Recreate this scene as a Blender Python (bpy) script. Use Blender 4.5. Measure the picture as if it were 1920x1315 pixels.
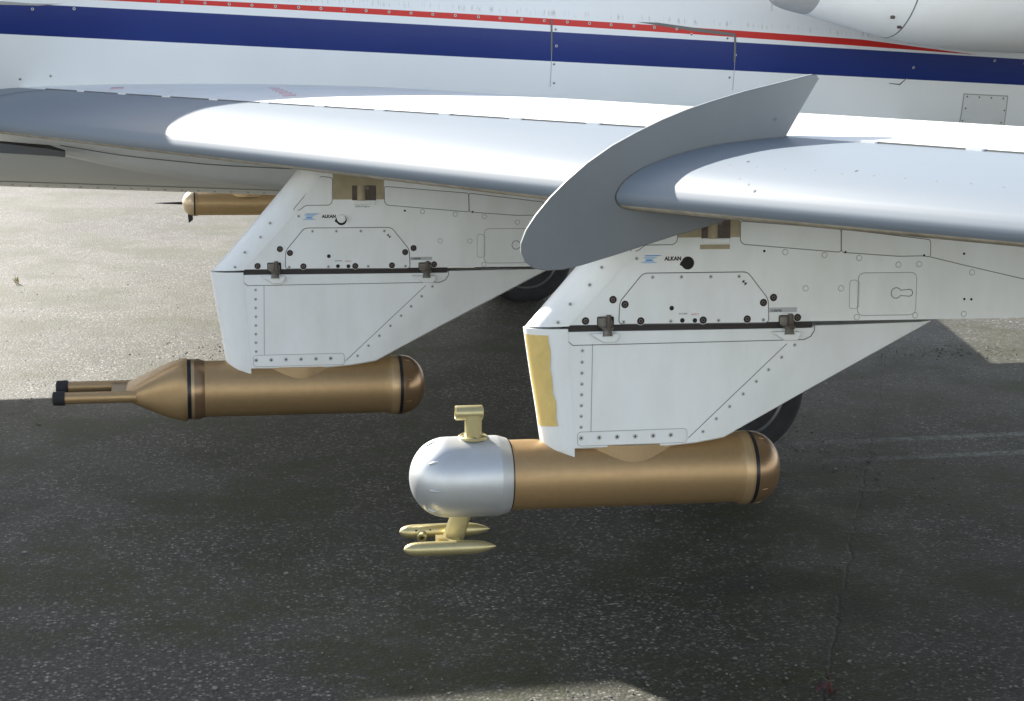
import bpy, bmesh, math, random
from mathutils import Vector, Matrix

for o in list(bpy.data.objects):
    bpy.data.objects.remove(o, do_unlink=True)
SC = bpy.context.scene
COL = SC.collection
R = math.radians
random.seed(7)

# ------------------------------------------------------------------ camera
cd = bpy.data.cameras.new('camera')
cam = bpy.data.objects.new('camera', cd)
COL.objects.link(cam)
cd.sensor_width = 36.0
cd.lens = 36.0 * 3200 / 1920
cd.clip_start = 0.05
cd.clip_end = 2000
YAW, PITCH, ROLL = math.atan(610 / 3200), math.atan(667.5 / 3200), R(1.1)
fw = Vector((math.sin(YAW) * math.cos(PITCH), math.cos(YAW) * math.cos(PITCH), -math.sin(PITCH)))
rt = Vector((math.cos(YAW), -math.sin(YAW), 0))
upv = rt.cross(fw)
r2 = math.cos(ROLL) * rt + math.sin(ROLL) * upv
u2 = -math.sin(ROLL) * rt + math.cos(ROLL) * upv
m3 = Matrix((r2, u2, -fw)).transposed()
cam.matrix_world = Matrix.Translation((0, 0, 2.05)) @ m3.to_4x4()
SC.camera = cam

# ------------------------------------------------------------------ light
SUN = Vector((-0.50, 0.845, 0.534)).normalized()      # towards the sun
CLOUD, HAZE, CLOUD_COL = 0.12, 1.0, (15.2, 15.5, 15.2, 1)
W = bpy.data.worlds.new('World')
SC.world = W
W.use_nodes = True
wn = W.node_tree
bg = wn.nodes['Background']
sky = wn.nodes.new('ShaderNodeTexSky')
sky.sky_type = 'NISHITA'
sky.sun_disc = False
sky.sun_elevation = math.asin(SUN.z)
sky.sun_rotation = math.atan2(SUN.x, SUN.y)
sky.air_density = 1.0
sky.dust_density = 1.5
sky.ozone_density = 1.0
bg.inputs['Strength'].default_value = 0.066
# broken bright cloud and horizon haze over the whole sky, the same in every direction
tc = wn.nodes.new('ShaderNodeTexCoord')
sxyz = wn.nodes.new('ShaderNodeSeparateXYZ')
wn.links.new(tc.outputs['Generated'], sxyz.inputs[0])
cmap = wn.nodes.new('ShaderNodeMapping')
cmap.inputs['Scale'].default_value = (1.6, 1.6, 4.0)
wn.links.new(tc.outputs['Generated'], cmap.inputs[0])
cn = wn.nodes.new('ShaderNodeTexNoise')
cn.inputs['Scale'].default_value = 2.2
cn.inputs['Detail'].default_value = 7
wn.links.new(cmap.outputs[0], cn.inputs['Vector'])
cr_ = wn.nodes.new('ShaderNodeMapRange')
cr_.inputs['From Min'].default_value = 0.44
cr_.inputs['From Max'].default_value = 0.62
cr_.inputs['To Max'].default_value = CLOUD
wn.links.new(cn.outputs[0], cr_.inputs[0])
hz = wn.nodes.new('ShaderNodeMapRange')
hz.inputs['From Min'].default_value = 0.0
hz.inputs['From Max'].default_value = 0.42
hz.inputs['To Min'].default_value = HAZE
hz.inputs['To Max'].default_value = 0.0
wn.links.new(sxyz.outputs['Z'], hz.inputs[0])
mx = wn.nodes.new('ShaderNodeMath')
mx.operation = 'MAXIMUM'
wn.links.new(cr_.outputs[0], mx.inputs[0])
wn.links.new(hz.outputs[0], mx.inputs[1])
mixw = wn.nodes.new('ShaderNodeMix')
mixw.data_type = 'RGBA'
wn.links.new(mx.outputs[0], mixw.inputs[0])
wn.links.new(sky.outputs[0], mixw.inputs[6])
mixw.inputs[7].default_value = CLOUD_COL
wn.links.new(mixw.outputs[2], bg.inputs[0])
ld = bpy.data.lights.new('sun', 'SUN')
ld.energy = 5.0
ld.angle = R(0.53)
ld.color = (1.0, 0.95, 0.87)
sun = bpy.data.objects.new('sun', ld)
COL.objects.link(sun)
sun.rotation_euler = (-SUN).to_track_quat('-Z', 'Y').to_euler()
sun.location = (-6, 12, 9)
SC.view_settings.view_transform = 'Standard'
SC.view_settings.look = 'None'
SC.view_settings.gamma = 1.0
SC.view_settings.use_curve_mapping = False
SC.view_settings.exposure = 1.62
SC.render.engine = 'CYCLES'
SC.cycles.max_bounces = 8

# ------------------------------------------------------------------ helpers
def tag(o, label=None, cat=None, group=None, kind=None):
    for k, v in (('label', label), ('category', cat), ('group', group), ('kind', kind)):
        if v:
            o[k] = v
    return o

def place(o, parent, loc=(0, 0, 0), rot=(0, 0, 0)):
    """loc is given in world space for a child of an unrotated Empty"""
    COL.objects.link(o)
    o.location = loc
    o.rotation_euler = rot
    if parent is not None:
        o.parent = parent
    return o

def empty(name, loc=(0, 0, 0), parent=None, rot=(0, 0, 0)):
    o = bpy.data.objects.new(name, None)
    o.empty_display_size = 0.1
    return place(o, parent, loc, rot)

def mkmesh(name, verts, faces, mats, fmat=None, smooth=None):
    me = bpy.data.meshes.new(name)
    me.from_pydata([tuple(v) for v in verts], [], [tuple(f) for f in faces])
    for m in (mats if isinstance(mats, (list, tuple)) else [mats]):
        me.materials.append(m)
    if fmat:
        me.polygons.foreach_set('material_index', fmat)
    me.update()
    bm = bmesh.new()
    bm.from_mesh(me)
    bmesh.ops.recalc_face_normals(bm, faces=bm.faces)
    bm.to_mesh(me)
    bm.free()
    if smooth is not None:
        me.polygons.foreach_set('use_smooth', [True] * len(me.polygons))
        me.set_sharp_from_angle(angle=R(smooth))
    me.update()
    return me

def mobj(name, me, parent=None, loc=(0, 0, 0), rot=(0, 0, 0)):
    return place(bpy.data.objects.new(name, me), parent, loc, rot)

class MB:
    """collects pieces of one part"""
    def __init__(s):
        s.v, s.f, s.m = [], [], []
    def add(s, vf, mat=0, M=None):
        v, f = vf
        b = len(s.v)
        s.v += [tuple(M @ Vector(p)) if M else tuple(p) for p in v]
        s.f += [tuple(i + b for i in q) for q in f]
        s.m += [mat] * len(f)
        return s
    def build(s, name, mats, parent=None, smooth=35, loc=(0, 0, 0), rot=(0, 0, 0)):
        return mobj(name, mkmesh(name, s.v, s.f, mats, s.m, smooth), parent, loc, rot)

def revolve(prof, n=48, ry=1.0):
    """prof: (x, r) along +X; closed with end caps"""
    v, f = [], []
    for x, r in prof:
        for i in range(n):
            a = 2 * math.pi * i / n
            v.append((x, r * math.cos(a) * ry, r * math.sin(a)))
    for k in range(len(prof) - 1):
        for i in range(n):
            j = (i + 1) % n
            f.append((k * n + i, k * n + j, (k + 1) * n + j, (k + 1) * n + i))
    if prof[0][1] > 1e-5:
        f.append(tuple(range(n)))
    if prof[-1][1] > 1e-5:
        f.append(tuple((len(prof) - 1) * n + i for i in range(n))[::-1])
    return v, f

def tube(a, b, ra, rb=None, n=12, cap=True):
    a, b = Vector(a), Vector(b)
    rb = ra if rb is None else rb
    d = (b - a)
    L = d.length
    v, f = revolve([(0, ra), (L, rb)], n)
    if not cap:
        f = f[:n]
    q = d.to_track_quat('X', 'Z')
    return [tuple(a + q @ Vector(p)) for p in v], f

def box(c, s):
    x, y, z = c
    a, b, d = s[0] / 2, s[1] / 2, s[2] / 2
    v = [(x + i * a, y + j * b, z + k * d) for i in (-1, 1) for j in (-1, 1) for k in (-1, 1)]
    return v, [(0, 1, 3, 2), (4, 6, 7, 5), (0, 4, 5, 1), (2, 3, 7, 6), (0, 2, 6, 4), (1, 5, 7, 3)]

def spline(P, n):
    """Catmull-Rom through 2-D points"""
    out = []
    for i in range(len(P) - 1):
        p0, p1, p2, p3 = P[max(i - 1, 0)], P[i], P[i + 1], P[min(i + 2, len(P) - 1)]
        for k in range(n):
            t = k / n
            out.append(tuple(0.5 * ((2 * p1[c]) + (p2[c] - p0[c]) * t + (2 * p0[c] - 5 * p1[c] + 4 * p2[c] - p3[c]) * t * t
                             + (3 * p1[c] - p0[c] - 3 * p2[c] + p3[c]) * t ** 3) for c in range(len(p1))))
    out.append(tuple(P[-1]))
    return out

def interp(L, x):
    if x <= L[0][0]:
        return L[0][1]
    for (a, b), (c, d) in zip(L, L[1:]):
        if x <= c:
            return b + (d - b) * (x - a) / (c - a)
    return L[-1][1]

def area(P):
    return 0.5 * sum(P[i][0] * P[(i + 1) % len(P)][1] - P[(i + 1) % len(P)][0] * P[i][1] for i in range(len(P)))

def ccw(P):
    return list(P) if area(P) > 0 else list(P)[::-1]

def inset(P, d):
    P = ccw(P)
    n, out = len(P), []
    for i in range(n):
        a, b, c = Vector(P[i - 1]), Vector(P[i]), Vector(P[(i + 1) % n])
        e1, e2 = (b - a).normalized(), (c - b).normalized()
        n1, n2 = Vector((-e1.y, e1.x)), Vector((-e2.y, e2.x))
        h = (n1 + n2)
        h = h / max(h.dot(h) / 2, 0.3)
        out.append(tuple(b + h * d))
    return out

def rounded(P, r, n=5):
    P = ccw(P)
    out = []
    for i in range(len(P)):
        a, b, c = Vector(P[i - 1]), Vector(P[i]), Vector(P[(i + 1) % len(P)])
        d = min(r, (a - b).length * .45, (c - b).length * .45)
        p, q = b + (a - b).normalized() * d, b + (c - b).normalized() * d
        for k in range(n + 1):
            t = k / n
            out.append(tuple((1 - t) ** 2 * p + 2 * t * (1 - t) * b + t * t * q))
    return out

def rect(a, b):
    return [(a[0], a[1]), (b[0], a[1]), (b[0], b[1]), (a[0], b[1])]

def plate(P, y0, y1, bev=0.0):
    """polygon in XZ, from y0 (back) to y1 (front, towards -Y) with a small bevel"""
    P = ccw(P)
    s = 1 if y1 > y0 else -1
    rings = [(P, y0), (P, y1 - s * bev)] + ([(inset(P, bev), y1)] if bev else [])
    if not bev:
        rings[1] = (P, y1)
    n, v, f = len(P), [], []
    for Q, y in rings:
        v += [(q[0], y, q[1]) for q in Q]
    for k in range(len(rings) - 1):
        for i in range(n):
            j = (i + 1) % n
            f.append((k * n + i, k * n + j, (k + 1) * n + j, (k + 1) * n + i))
    f.append(tuple(range(n))[::-1])
    f.append(tuple((len(rings) - 1) * n + i for i in range(n)))
    return v, f

def ribbon(P, w, y0, y1, closed=False):
    """thin strip following a polyline in XZ"""
    mb = MB()
    n = len(P)
    for i in range(n if closed else n - 1):
        a, b = Vector(P[i]), Vector(P[(i + 1) % n])
        if (b - a).length < 1e-6:
            continue
        d = (b - a).normalized()
        e = Vector((-d.y, d.x)) * w / 2
        a2, b2 = a - d * w * .3, b + d * w * .3
        mb.add(plate([tuple(a2 + e), tuple(b2 + e), tuple(b2 - e), tuple(a2 - e)], y0, y1))
    return mb.v, mb.f

# ------------------------------------------------------------------ materials
def mat(name, col, rough=0.5, metal=0.0, var=0.0, vscale=6.0, bump=0.0, bscale=60.0, coat=0.0, spec=0.5, streak=0.0):
    m = bpy.data.materials.new(name)
    m.use_nodes = True
    nt = m.node_tree
    b = nt.nodes['Principled BSDF']
    b.inputs['Base Color'].default_value = (*col, 1)
    b.inputs['Roughness'].default_value = rough
    b.inputs['Metallic'].default_value = metal
    b.inputs['Coat Weight'].default_value = coat
    b.inputs['Coat Roughness'].default_value = 0.12
    b.inputs['Specular IOR Level'].default_value = spec
    if var or bump or streak:
        g = nt.nodes.new('ShaderNodeNewGeometry')
        src = g.outputs['Position']
    if var or streak:
        nz = nt.nodes.new('ShaderNodeTexNoise')
        nz.inputs['Scale'].default_value = vscale
        nz.inputs['Detail'].default_value = 8
        nz.inputs['Roughness'].default_value = 0.65
        mp = nt.nodes.new('ShaderNodeMapping')
        mp.inputs['Scale'].default_value = (1, 1, 0.35) if streak else (1, 1, 1)
        nt.links.new(src, mp.inputs[0])
        nt.links.new(mp.outputs[0], nz.inputs['Vector'])
        rp = nt.nodes.new('ShaderNodeValToRGB')
        k = var or streak
        rp.color_ramp.elements[0].position = 0.3
        rp.color_ramp.elements[0].color = tuple(c * (1 - k) for c in (col[0], col[1] * 0.99, col[2] * 0.96)) + (1,)
        rp.color_ramp.elements[1].position = 0.62
        rp.color_ramp.elements[1].color = (*[min(c * (1 + k * .25), 1) for c in col], 1)
        nt.links.new(nz.outputs[0], rp.inputs[0])
        nt.links.new(rp.outputs[0], b.inputs['Base Color'])
        mr = nt.nodes.new('ShaderNodeMapRange')
        mr.inputs['To Min'].default_value = rough * 1.25
        mr.inputs['To Max'].default_value = rough * 0.85
        nt.links.new(nz.outputs[0], mr.inputs[0])
        nt.links.new(mr.outputs[0], b.inputs['Roughness'])
    if bump:
        n2 = nt.nodes.new('ShaderNodeTexNoise')
        n2.inputs['Scale'].default_value = bscale
        n2.inputs['Detail'].default_value = 4
        nt.links.new(src, n2.inputs['Vector'])
        bp = nt.nodes.new('ShaderNodeBump')
        bp.inputs['Strength'].default_value = bump
        bp.inputs['Distance'].default_value = 0.004
        nt.links.new(n2.outputs[0], bp.inputs['Height'])
        nt.links.new(bp.outputs[0], b.inputs['Normal'])
    return m

WHITE = mat('white_paint', (0.80, 0.815, 0.81), 0.38, var=0.05, vscale=3, bump=0.05, bscale=9)
PYLON = mat('pylon_white_paint', (0.82, 0.84, 0.83), 0.42, streak=0.07, vscale=7, bump=0.06, bscale=8)
PYLON2 = mat('pylon_panel_paint', (0.81, 0.83, 0.82), 0.42, streak=0.06, vscale=9, bump=0.05, bscale=12)
SLAT = mat('slat_grey_paint', (0.182, 0.214, 0.248), 0.46, metal=0.0, spec=0.35, bump=0.02, bscale=5)
FENCEM = mat('fence_grey_paint', (0.165, 0.18, 0.19), 0.42, var=0.08, vscale=3)
LIPM = mat('dirty_lower_lip', (0.50, 0.44, 0.35), 0.6, var=0.4, vscale=18)
BRONZE = mat('bronze_metallic_paint', (0.45, 0.30, 0.15), 0.42, metal=0.6, var=0.06, vscale=40, bump=0.12, bscale=900)
BRONZE2 = mat('bronze_dome_paint', (0.29, 0.185, 0.10), 0.28, metal=0.6, bump=0.03, bscale=300)
BRONZE3 = mat('bronze_band_paint', (0.52, 0.365, 0.20), 0.38, metal=0.6, var=0.05, vscale=30)
SILVER = mat('silver_paint', (0.57, 0.59, 0.60), 0.40, metal=0.6, var=0.04, vscale=20)
SILVER2 = mat('silver_collar_paint', (0.50, 0.51, 0.51), 0.42, metal=0.45, var=0.05, vscale=20)
GOLD = mat('champagne_gold_paint', (0.52, 0.45, 0.24), 0.36, metal=0.7, var=0.08, vscale=30, bump=0.1, bscale=400)
BLACK = mat('black_paint', (0.012, 0.012, 0.016), 0.35)
RUBBER = mat('black_rubber', (0.018, 0.018, 0.02), 0.75, var=0.3, vscale=20)
TYRE = mat('tyre_rubber', (0.022, 0.022, 0.025), 0.85, var=0.4, vscale=12, bump=0.2, bscale=60)
HOLE = mat('dark_recess', (0.012, 0.010, 0.010), 0.8)
SEAM = mat('seam_dark', (0.16, 0.16, 0.15), 0.8)
SEAML = mat('seam_light', (0.34, 0.34, 0.32), 0.8)
STEEL = mat('dull_steel', (0.19, 0.175, 0.15), 0.5, metal=0.5, var=0.3, vscale=60)
GAPM = mat('gap_dark_brown', (0.035, 0.028, 0.025), 0.7)
BROWNST = mat('brown_oiled_steel', (0.10, 0.075, 0.06), 0.5, metal=0.4, var=0.3, vscale=60)
FASTEN = mat('fastener_grey', (0.50, 0.50, 0.48), 0.5, metal=0.3)
BOLTRIM = mat('bolt_rim', (0.80, 0.80, 0.77), 0.4)
BOLTC = mat('bolt_head', (0.16, 0.12, 0.10), 0.45, metal=0.4)
TANM = mat('tan_primer', (0.40, 0.335, 0.215), 0.6, var=0.2, vscale=15)
YELLOW = mat('yellow_tape', (0.68, 0.50, 0.17), 0.55, var=0.15, vscale=14, bump=0.15, bscale=60)
RIMM = mat('wheel_alloy', (0.13, 0.135, 0.14), 0.4, metal=0.6, var=0.1, vscale=20)
NACLIP = mat('intake_lip_grey', (0.42, 0.42, 0.42), 0.45, metal=0.3, var=0.08, vscale=10)
BLUEM = mat('logo_blue', (0.10, 0.28, 0.62), 0.5)
BLUEL = mat('logo_pale_blue', (0.38, 0.55, 0.72), 0.5)
INK = mat('ink_black', (0.02, 0.02, 0.02), 0.6)
INKG = mat('ink_grey', (0.22, 0.22, 0.21), 0.6)
INKR = mat('ink_red', (0.55, 0.18, 0.15), 0.6)
PINK = mat('pink_stencil', (0.60, 0.42, 0.46), 0.6)
PAPER = mat('label_white', (0.80, 0.80, 0.77), 0.5)
LABELG = mat('label_grey', (0.45, 0.46, 0.46), 0.5)
STEMM = mat('weed_stem_red', (0.09, 0.022, 0.02), 0.5)
LEAFM = mat('weed_leaf', (0.045, 0.055, 0.025), 0.5, var=0.4, vscale=60)
LEAFR = mat('weed_leaf_purple', (0.07, 0.028, 0.032), 0.5, var=0.3, vscale=60)
DRYM = mat('dry_grass', (0.30, 0.24, 0.10), 0.7)

def math_node(nt, op, a, b=None, c=None):
    n = nt.nodes.new('ShaderNodeMath')
    n.operation = op
    for i, x in enumerate((a, b, c)):
        if x is None:
            continue
        if isinstance(x, (int, float)):
            n.inputs[i].default_value = x
        else:
            nt.links.new(x, n.inputs[i])
    return n.outputs[0]

def mixc(nt, fac, a, b):
    n = nt.nodes.new('ShaderNodeMix')
    n.data_type = 'RGBA'
    for s, x in ((n.inputs[0], fac), (n.inputs[6], a), (n.inputs[7], b)):
        if isinstance(x, tuple):
            s.default_value = x if len(x) == 4 else (*x, 1)
        elif isinstance(x, (int, float)):
            s.default_value = x
        else:
            nt.links.new(x, s)
    return n.outputs[2]

def fuselage_material():
    """white paint with a blue band and a thin red line, painted along the barrel"""
    m = bpy.data.materials.new('fuselage_livery')
    m.use_nodes = True
    nt = m.node_tree
    b = nt.nodes['Principled BSDF']
    g = nt.nodes.new('ShaderNodeNewGeometry')
    sp = nt.nodes.new('ShaderNodeSeparateXYZ')
    nt.links.new(g.outputs['Position'], sp.inputs[0])
    x, z = sp.outputs['X'], sp.outputs['Z']
    def below(c2, c1, c0):
        e = math_node(nt, 'MULTIPLY_ADD', x, c2, c1)
        e = math_node(nt, 'MULTIPLY_ADD', e, x, c0)
        d = math_node(nt, 'SUBTRACT', e, z)
        mr = nt.nodes.new('ShaderNodeMapRange')
        mr.inputs['From Min'].default_value = -0.0008
        mr.inputs['From Max'].default_value = 0.0008
        nt.links.new(d, mr.inputs[0])
        return mr.outputs[0]
    blue = math_node(nt, 'SUBTRACT', below(*BLUE_TOP), below(*BLUE_BOT))
    red = math_node(nt, 'SUBTRACT', math_node(nt, 'MINIMUM', below(*RED_TOP), below(0.0, -0.109, 2.238)), below(*RED_BOT))
    red = math_node(nt, 'MAXIMUM', red, 0.0)
    nz = nt.nodes.new('ShaderNodeTexNoise')
    nz.inputs['Scale'].default_value = 2.2
    nz.inputs['Detail'].default_value = 8
    mp = nt.nodes.new('ShaderNodeMapping')
    mp.inputs['Scale'].default_value = (1, 1, 0.3)
    nt.links.new(g.outputs['Position'], mp.inputs[0])
    nt.links.new(mp.outputs[0], nz.inputs['Vector'])
    w = mixc(nt, nz.outputs[0], (0.70, 0.72, 0.72), (0.80, 0.82, 0.82))
    # short dirt streaks in the row just above the red line
    n2 = nt.nodes.new('ShaderNodeTexNoise')
    n2.inputs['Scale'].default_value = 1.0
    n2.inputs['Detail'].default_value = 3
    mp2 = nt.nodes.new('ShaderNodeMapping')
    mp2.inputs['Scale'].default_value = (70, 1, 9)
    nt.links.new(g.outputs['Position'], mp2.inputs[0])
    nt.links.new(mp2.outputs[0], n2.inputs['Vector'])
    e = math_node(nt, 'MULTIPLY_ADD', math_node(nt, 'MULTIPLY_ADD', x, RED_TOP[0], RED_TOP[1]), x, RED_TOP[2] + 0.03)
    near = math_node(nt, 'SUBTRACT', 1.0, math_node(nt, 'DIVIDE', math_node(nt, 'ABSOLUTE', math_node(nt, 'SUBTRACT', z, e)), 0.022))
    near = math_node(nt, 'MAXIMUM', near, 0.0)
    st = nt.nodes.new('ShaderNodeMapRange')
    st.inputs['From Min'].default_value = 0.55
    st.inputs['From Max'].default_value = 0.68
    nt.links.new(n2.outputs[0], st.inputs[0])
    dirt = math_node(nt, 'MULTIPLY', math_node(nt, 'MULTIPLY', near, st.outputs[0]), 0.5)
    w = mixc(nt, dirt, w, (0.22, 0.21, 0.20))
    bl = mixc(nt, nz.outputs[0], (0.006, 0.018, 0.125), (0.013, 0.032, 0.18))
    c = mixc(nt, blue, w, bl)
    c = mixc(nt, red, c, (0.55, 0.018, 0.014))
    nt.links.new(c, b.inputs['Base Color'])
    b.inputs['Roughness'].default_value = 0.34
    b.inputs['Specular IOR Level'].default_value = 0.35
    nb = nt.nodes.new('ShaderNodeTexNoise')
    nb.inputs['Scale'].default_value = 5
    nt.links.new(g.outputs['Position'], nb.inputs['Vector'])
    bp = nt.nodes.new('ShaderNodeBump')
    bp.inputs['Strength'].default_value = 0.06
    bp.inputs['Distance'].default_value = 0.02
    nt.links.new(nb.outputs[0], bp.inputs['Height'])
    nt.links.new(bp.outputs[0], b.inputs['Normal'])
    return m

BLUE_TOP = (-0.00093, -0.0354, 1.93277)
BLUE_BOT = (-0.00017, -0.03638, 1.77875)
RED_TOP = (-0.0040, -0.0265, 1.9935)
RED_BOT = (-0.00299, -0.03353, 1.97029)

def ground_material():
    m = bpy.data.materials.new('worn_asphalt')
    m.use_nodes = True
    nt = m.node_tree
    b = nt.nodes['Principled BSDF']
    g = nt.nodes.new('ShaderNodeNewGeometry')
    pos = g.outputs['Position']
    sp = nt.nodes.new('ShaderNodeSeparateXYZ')
    nt.links.new(pos, sp.inputs[0])
    x, y = sp.outputs['X'], sp.outputs['Y']
    def noise(scale, detail=4, rough=0.6, vec=None):
        n = nt.nodes.new('ShaderNodeTexNoise')
        n.inputs['Scale'].default_value = scale
        n.inputs['Detail'].default_value = detail
        n.inputs['Roughness'].default_value = rough
        nt.links.new(vec or pos, n.inputs['Vector'])
        return n.outputs[0]
    def remap(v, a, c, lo=0.0, hi=1.0):
        n = nt.nodes.new('ShaderNodeMapRange')
        n.inputs['From Min'].default_value = a
        n.inputs['From Max'].default_value = c
        n.inputs['To Min'].default_value = lo
        n.inputs['To Max'].default_value = hi
        nt.links.new(v, n.inputs[0])
        return n.outputs[0]
    vor = nt.nodes.new('ShaderNodeTexVoronoi')
    vor.inputs['Scale'].default_value = 88
    nt.links.new(pos, vor.inputs['Vector'])
    sep = nt.nodes.new('ShaderNodeSeparateColor')
    nt.links.new(vor.outputs['Color'], sep.inputs[0])
    rnd = sep.outputs[0]
    stone = nt.nodes.new('ShaderNodeValToRGB')
    cr = stone.color_ramp
    cr.elements[0].position = 0.0
    cr.elements[0].color = (0.012, 0.012, 0.010, 1)
    cr.elements[1].position = 1.0
    cr.elements[1].color = (0.42, 0.41, 0.38, 1)
    for p, c in ((0.35, (0.030, 0.029, 0.023)), (0.62, (0.056, 0.053, 0.043)), (0.80, (0.115, 0.110, 0.094)), (0.93, (0.24, 0.232, 0.205))):
        e = cr.elements.new(p)
        e.color = (*c, 1)
    nt.links.new(rnd, stone.inputs[0])
    fine = noise(240, 3)
    edge = remap(vor.outputs['Distance'], 0.25, 0.62)
    col = mixc(nt, math_node(nt, 'MULTIPLY', edge, 0.7), stone.outputs[0], (0.020, 0.020, 0.016))
    col = mixc(nt, remap(fine, 0.45, 0.75, 0, 0.3), col, (0.10, 0.095, 0.082))
    # the binder covers the stones more in some places than in others
    col = mixc(nt, remap(noise(0.9, 5, 0.6), 0.40, 0.62, 0.0, 0.42), col, (0.037, 0.036, 0.028))
    # broad patches of pale dust and darker binder
    big = noise(0.55, 6, 0.6)
    col = mixc(nt, remap(big, 0.40, 0.62, 0, 0.3), col, (0.10, 0.095, 0.082))
    mid = noise(2.3, 6, 0.65)
    col = mixc(nt, remap(mid, 0.48, 0.68, 0, 0.42), col, (0.018, 0.017, 0.013))
    # moss
    mo = noise(1.15, 7, 0.68)
    mo2 = noise(14, 4, 0.6)
    moss = math_node(nt, 'MULTIPLY', remap(mo, 0.46, 0.60), remap(mo2, 0.30, 0.56))
    col = mixc(nt, math_node(nt, 'MULTIPLY', moss, 0.85), col, (0.030, 0.035, 0.010))
    # lengthwise crack with a broken dark border
    wob = math_node(nt, 'MULTIPLY', math_node(nt, 'SUBTRACT', noise(3.5, 6, 0.62), 0.5), 0.11)
    cx = math_node(nt, 'ADD', math_node(nt, 'MULTIPLY_ADD', y, CRACK_B, CRACK_A), wob)
    dist = math_node(nt, 'ABSOLUTE', math_node(nt, 'SUBTRACT', x, cx))
    thin = math_node(nt, 'MULTIPLY', remap(dist, 0.003, 0.010, 1, 0), remap(noise(3.1, 4), 0.34, 0.44))
    broad = math_node(nt, 'MULTIPLY', remap(dist, 0.0, 0.09, 1, 0), remap(noise(9, 4), 0.5, 0.62))
    crack = math_node(nt, 'MAXIMUM', thin, math_node(nt, 'MULTIPLY', broad, 0.7))
    col = mixc(nt, math_node(nt, 'MULTIPLY', crack, 0.85), col, (0.02, 0.019, 0.017))
    # two worn pale wheel tracks running lengthwise
    tr = None
    for yy, ww in TRACKS:
        d = math_node(nt, 'ABSOLUTE', math_node(nt, 'SUBTRACT', y, math_node(nt, 'MULTIPLY_ADD', x, 0.05, yy)))
        t = remap(d, ww * .35, ww, 1, 0)
        tr = t if tr is None else math_node(nt, 'MAXIMUM', tr, t)
    tr = math_node(nt, 'MULTIPLY', tr, remap(x, 2.6, 3.6))
    tr = math_node(nt, 'MULTIPLY', tr, remap(noise(26, 4, 0.7), 0.38, 0.6))
    col = mixc(nt, math_node(nt, 'MULTIPLY', tr, 0.6), col, (0.30, 0.31, 0.31))
    # old oil stains with ragged outlines
    rag = math_node(nt, 'MULTIPLY', math_node(nt, 'SUBTRACT', noise(7, 5, 0.7), 0.5), 1.9)
    oil = None
    for ox, oy, rx, ry in STAINS:
        q = math_node(nt, 'ADD', math_node(nt, 'POWER', math_node(nt, 'DIVIDE', math_node(nt, 'ABSOLUTE', math_node(nt, 'SUBTRACT', x, ox)), rx), 2.0),
                      math_node(nt, 'POWER', math_node(nt, 'DIVIDE', math_node(nt, 'ABSOLUTE', math_node(nt, 'SUBTRACT', y, oy)), ry), 2.0))
        t = remap(math_node(nt, 'ADD', q, rag), 0.1, 1.0, 1, 0)
        oil = t if oil is None else math_node(nt, 'MAXIMUM', oil, t)
    col = mixc(nt, math_node(nt, 'MULTIPLY', oil, 0.5), col, (0.016, 0.015, 0.013))
    nt.links.new(col, b.inputs['Base Color'])
    nt.links.new(remap(mid, 0.35, 0.65, 0.66, 0.72), b.inputs['Roughness'])
    b.inputs['Specular IOR Level'].default_value = 0.27
    h = math_node(nt, 'ADD', math_node(nt, 'MULTIPLY', math_node(nt, 'SUBTRACT', 1.0, vor.outputs['Distance']), 1.0),
                  math_node(nt, 'MULTIPLY', fine, 0.5))
    h = math_node(nt, 'ADD', h, math_node(nt, 'MULTIPLY', noise(30, 3), 0.5))
    h = math_node(nt, 'SUBTRACT', h, math_node(nt, 'MULTIPLY', thin, 3.0))
    bp = nt.nodes.new('ShaderNodeBump')
    bp.inputs['Strength'].default_value = 0.5
    bp.inputs['Distance'].default_value = 0.004
    nt.links.new(h, bp.inputs['Height'])
    nt.links.new(bp.outputs[0], b.inputs['Normal'])
    return m
CRACK_A, CRACK_B = -0.25, 0.46
STAINS = ((2.72, 6.50, .20, .16), (2.70, 7.0, .26, .14), (1.95, 5.56, .34, .16), (2.22, 5.25, .14, .18), (2.6, 6.75, .12, .10))
TRACKS = ((7.27, .05), (6.955, .05))

# ------------------------------------------------------------------ pylon drawing: metres, x aft and z up from the nose of the pylon
PYL_OUT = [1.0141, 5.0612, 1.0432]
PYL_IN = [0.0689, 6.6063, 0.9803]
NOSE_UP_F = [(0.0089, -0.0004), (0.0623, 0.0607), (0.1617, 0.1739), (0.2612, 0.291), (0.3302, 0.3741)]
NOSE_UP_B = [(0.1288, 0.0048), (0.1947, 0.0766), (0.2932, 0.1835), (0.354, 0.2577), (0.4264, 0.3649)]
UP_BOTTOM = [(0.1206, 0.007), (0.7029, 0.0074), (1.313, 0.0043), (1.6369, 0.006)]
UP_TOPR = [(1.626, 0.2441)]
NOSE_LO_F = [(0.0, -0.005), (0.0195, -0.1334), (0.0408, -0.2611), (0.0587, -0.3794), (0.0726, -0.397), (0.0968, -0.4097), (0.1298, -0.4193), (0.1662, -0.4248)]
NOSE_LO_B = [(0.1257, 0.002), (0.1319, -0.1248), (0.1415, -0.2508), (0.1494, -0.3675), (0.1499, -0.3844), (0.1503, -0.3963), (0.1507, -0.4048), (0.1511, -0.4082)]
REAR_EDGE = [(1.3492, -0.0034), (1.2254, -0.0644), (1.0679, -0.1419), (0.9151, -0.2172), (0.7901, -0.2805), (0.7367, -0.307), (0.6834, -0.3335), (0.6391, -0.3567), (0.5413, -0.3712), (0.4528, -0.3791)]
TAPER = [(0.9599, 0.0083), (0.8205, -0.1053), (0.717, -0.2228), (0.6429, -0.3083), (0.6051, -0.3519)]
LOW_LEFT = [(0.1343, -0.0165), (0.1597, -0.3712)]
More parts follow.
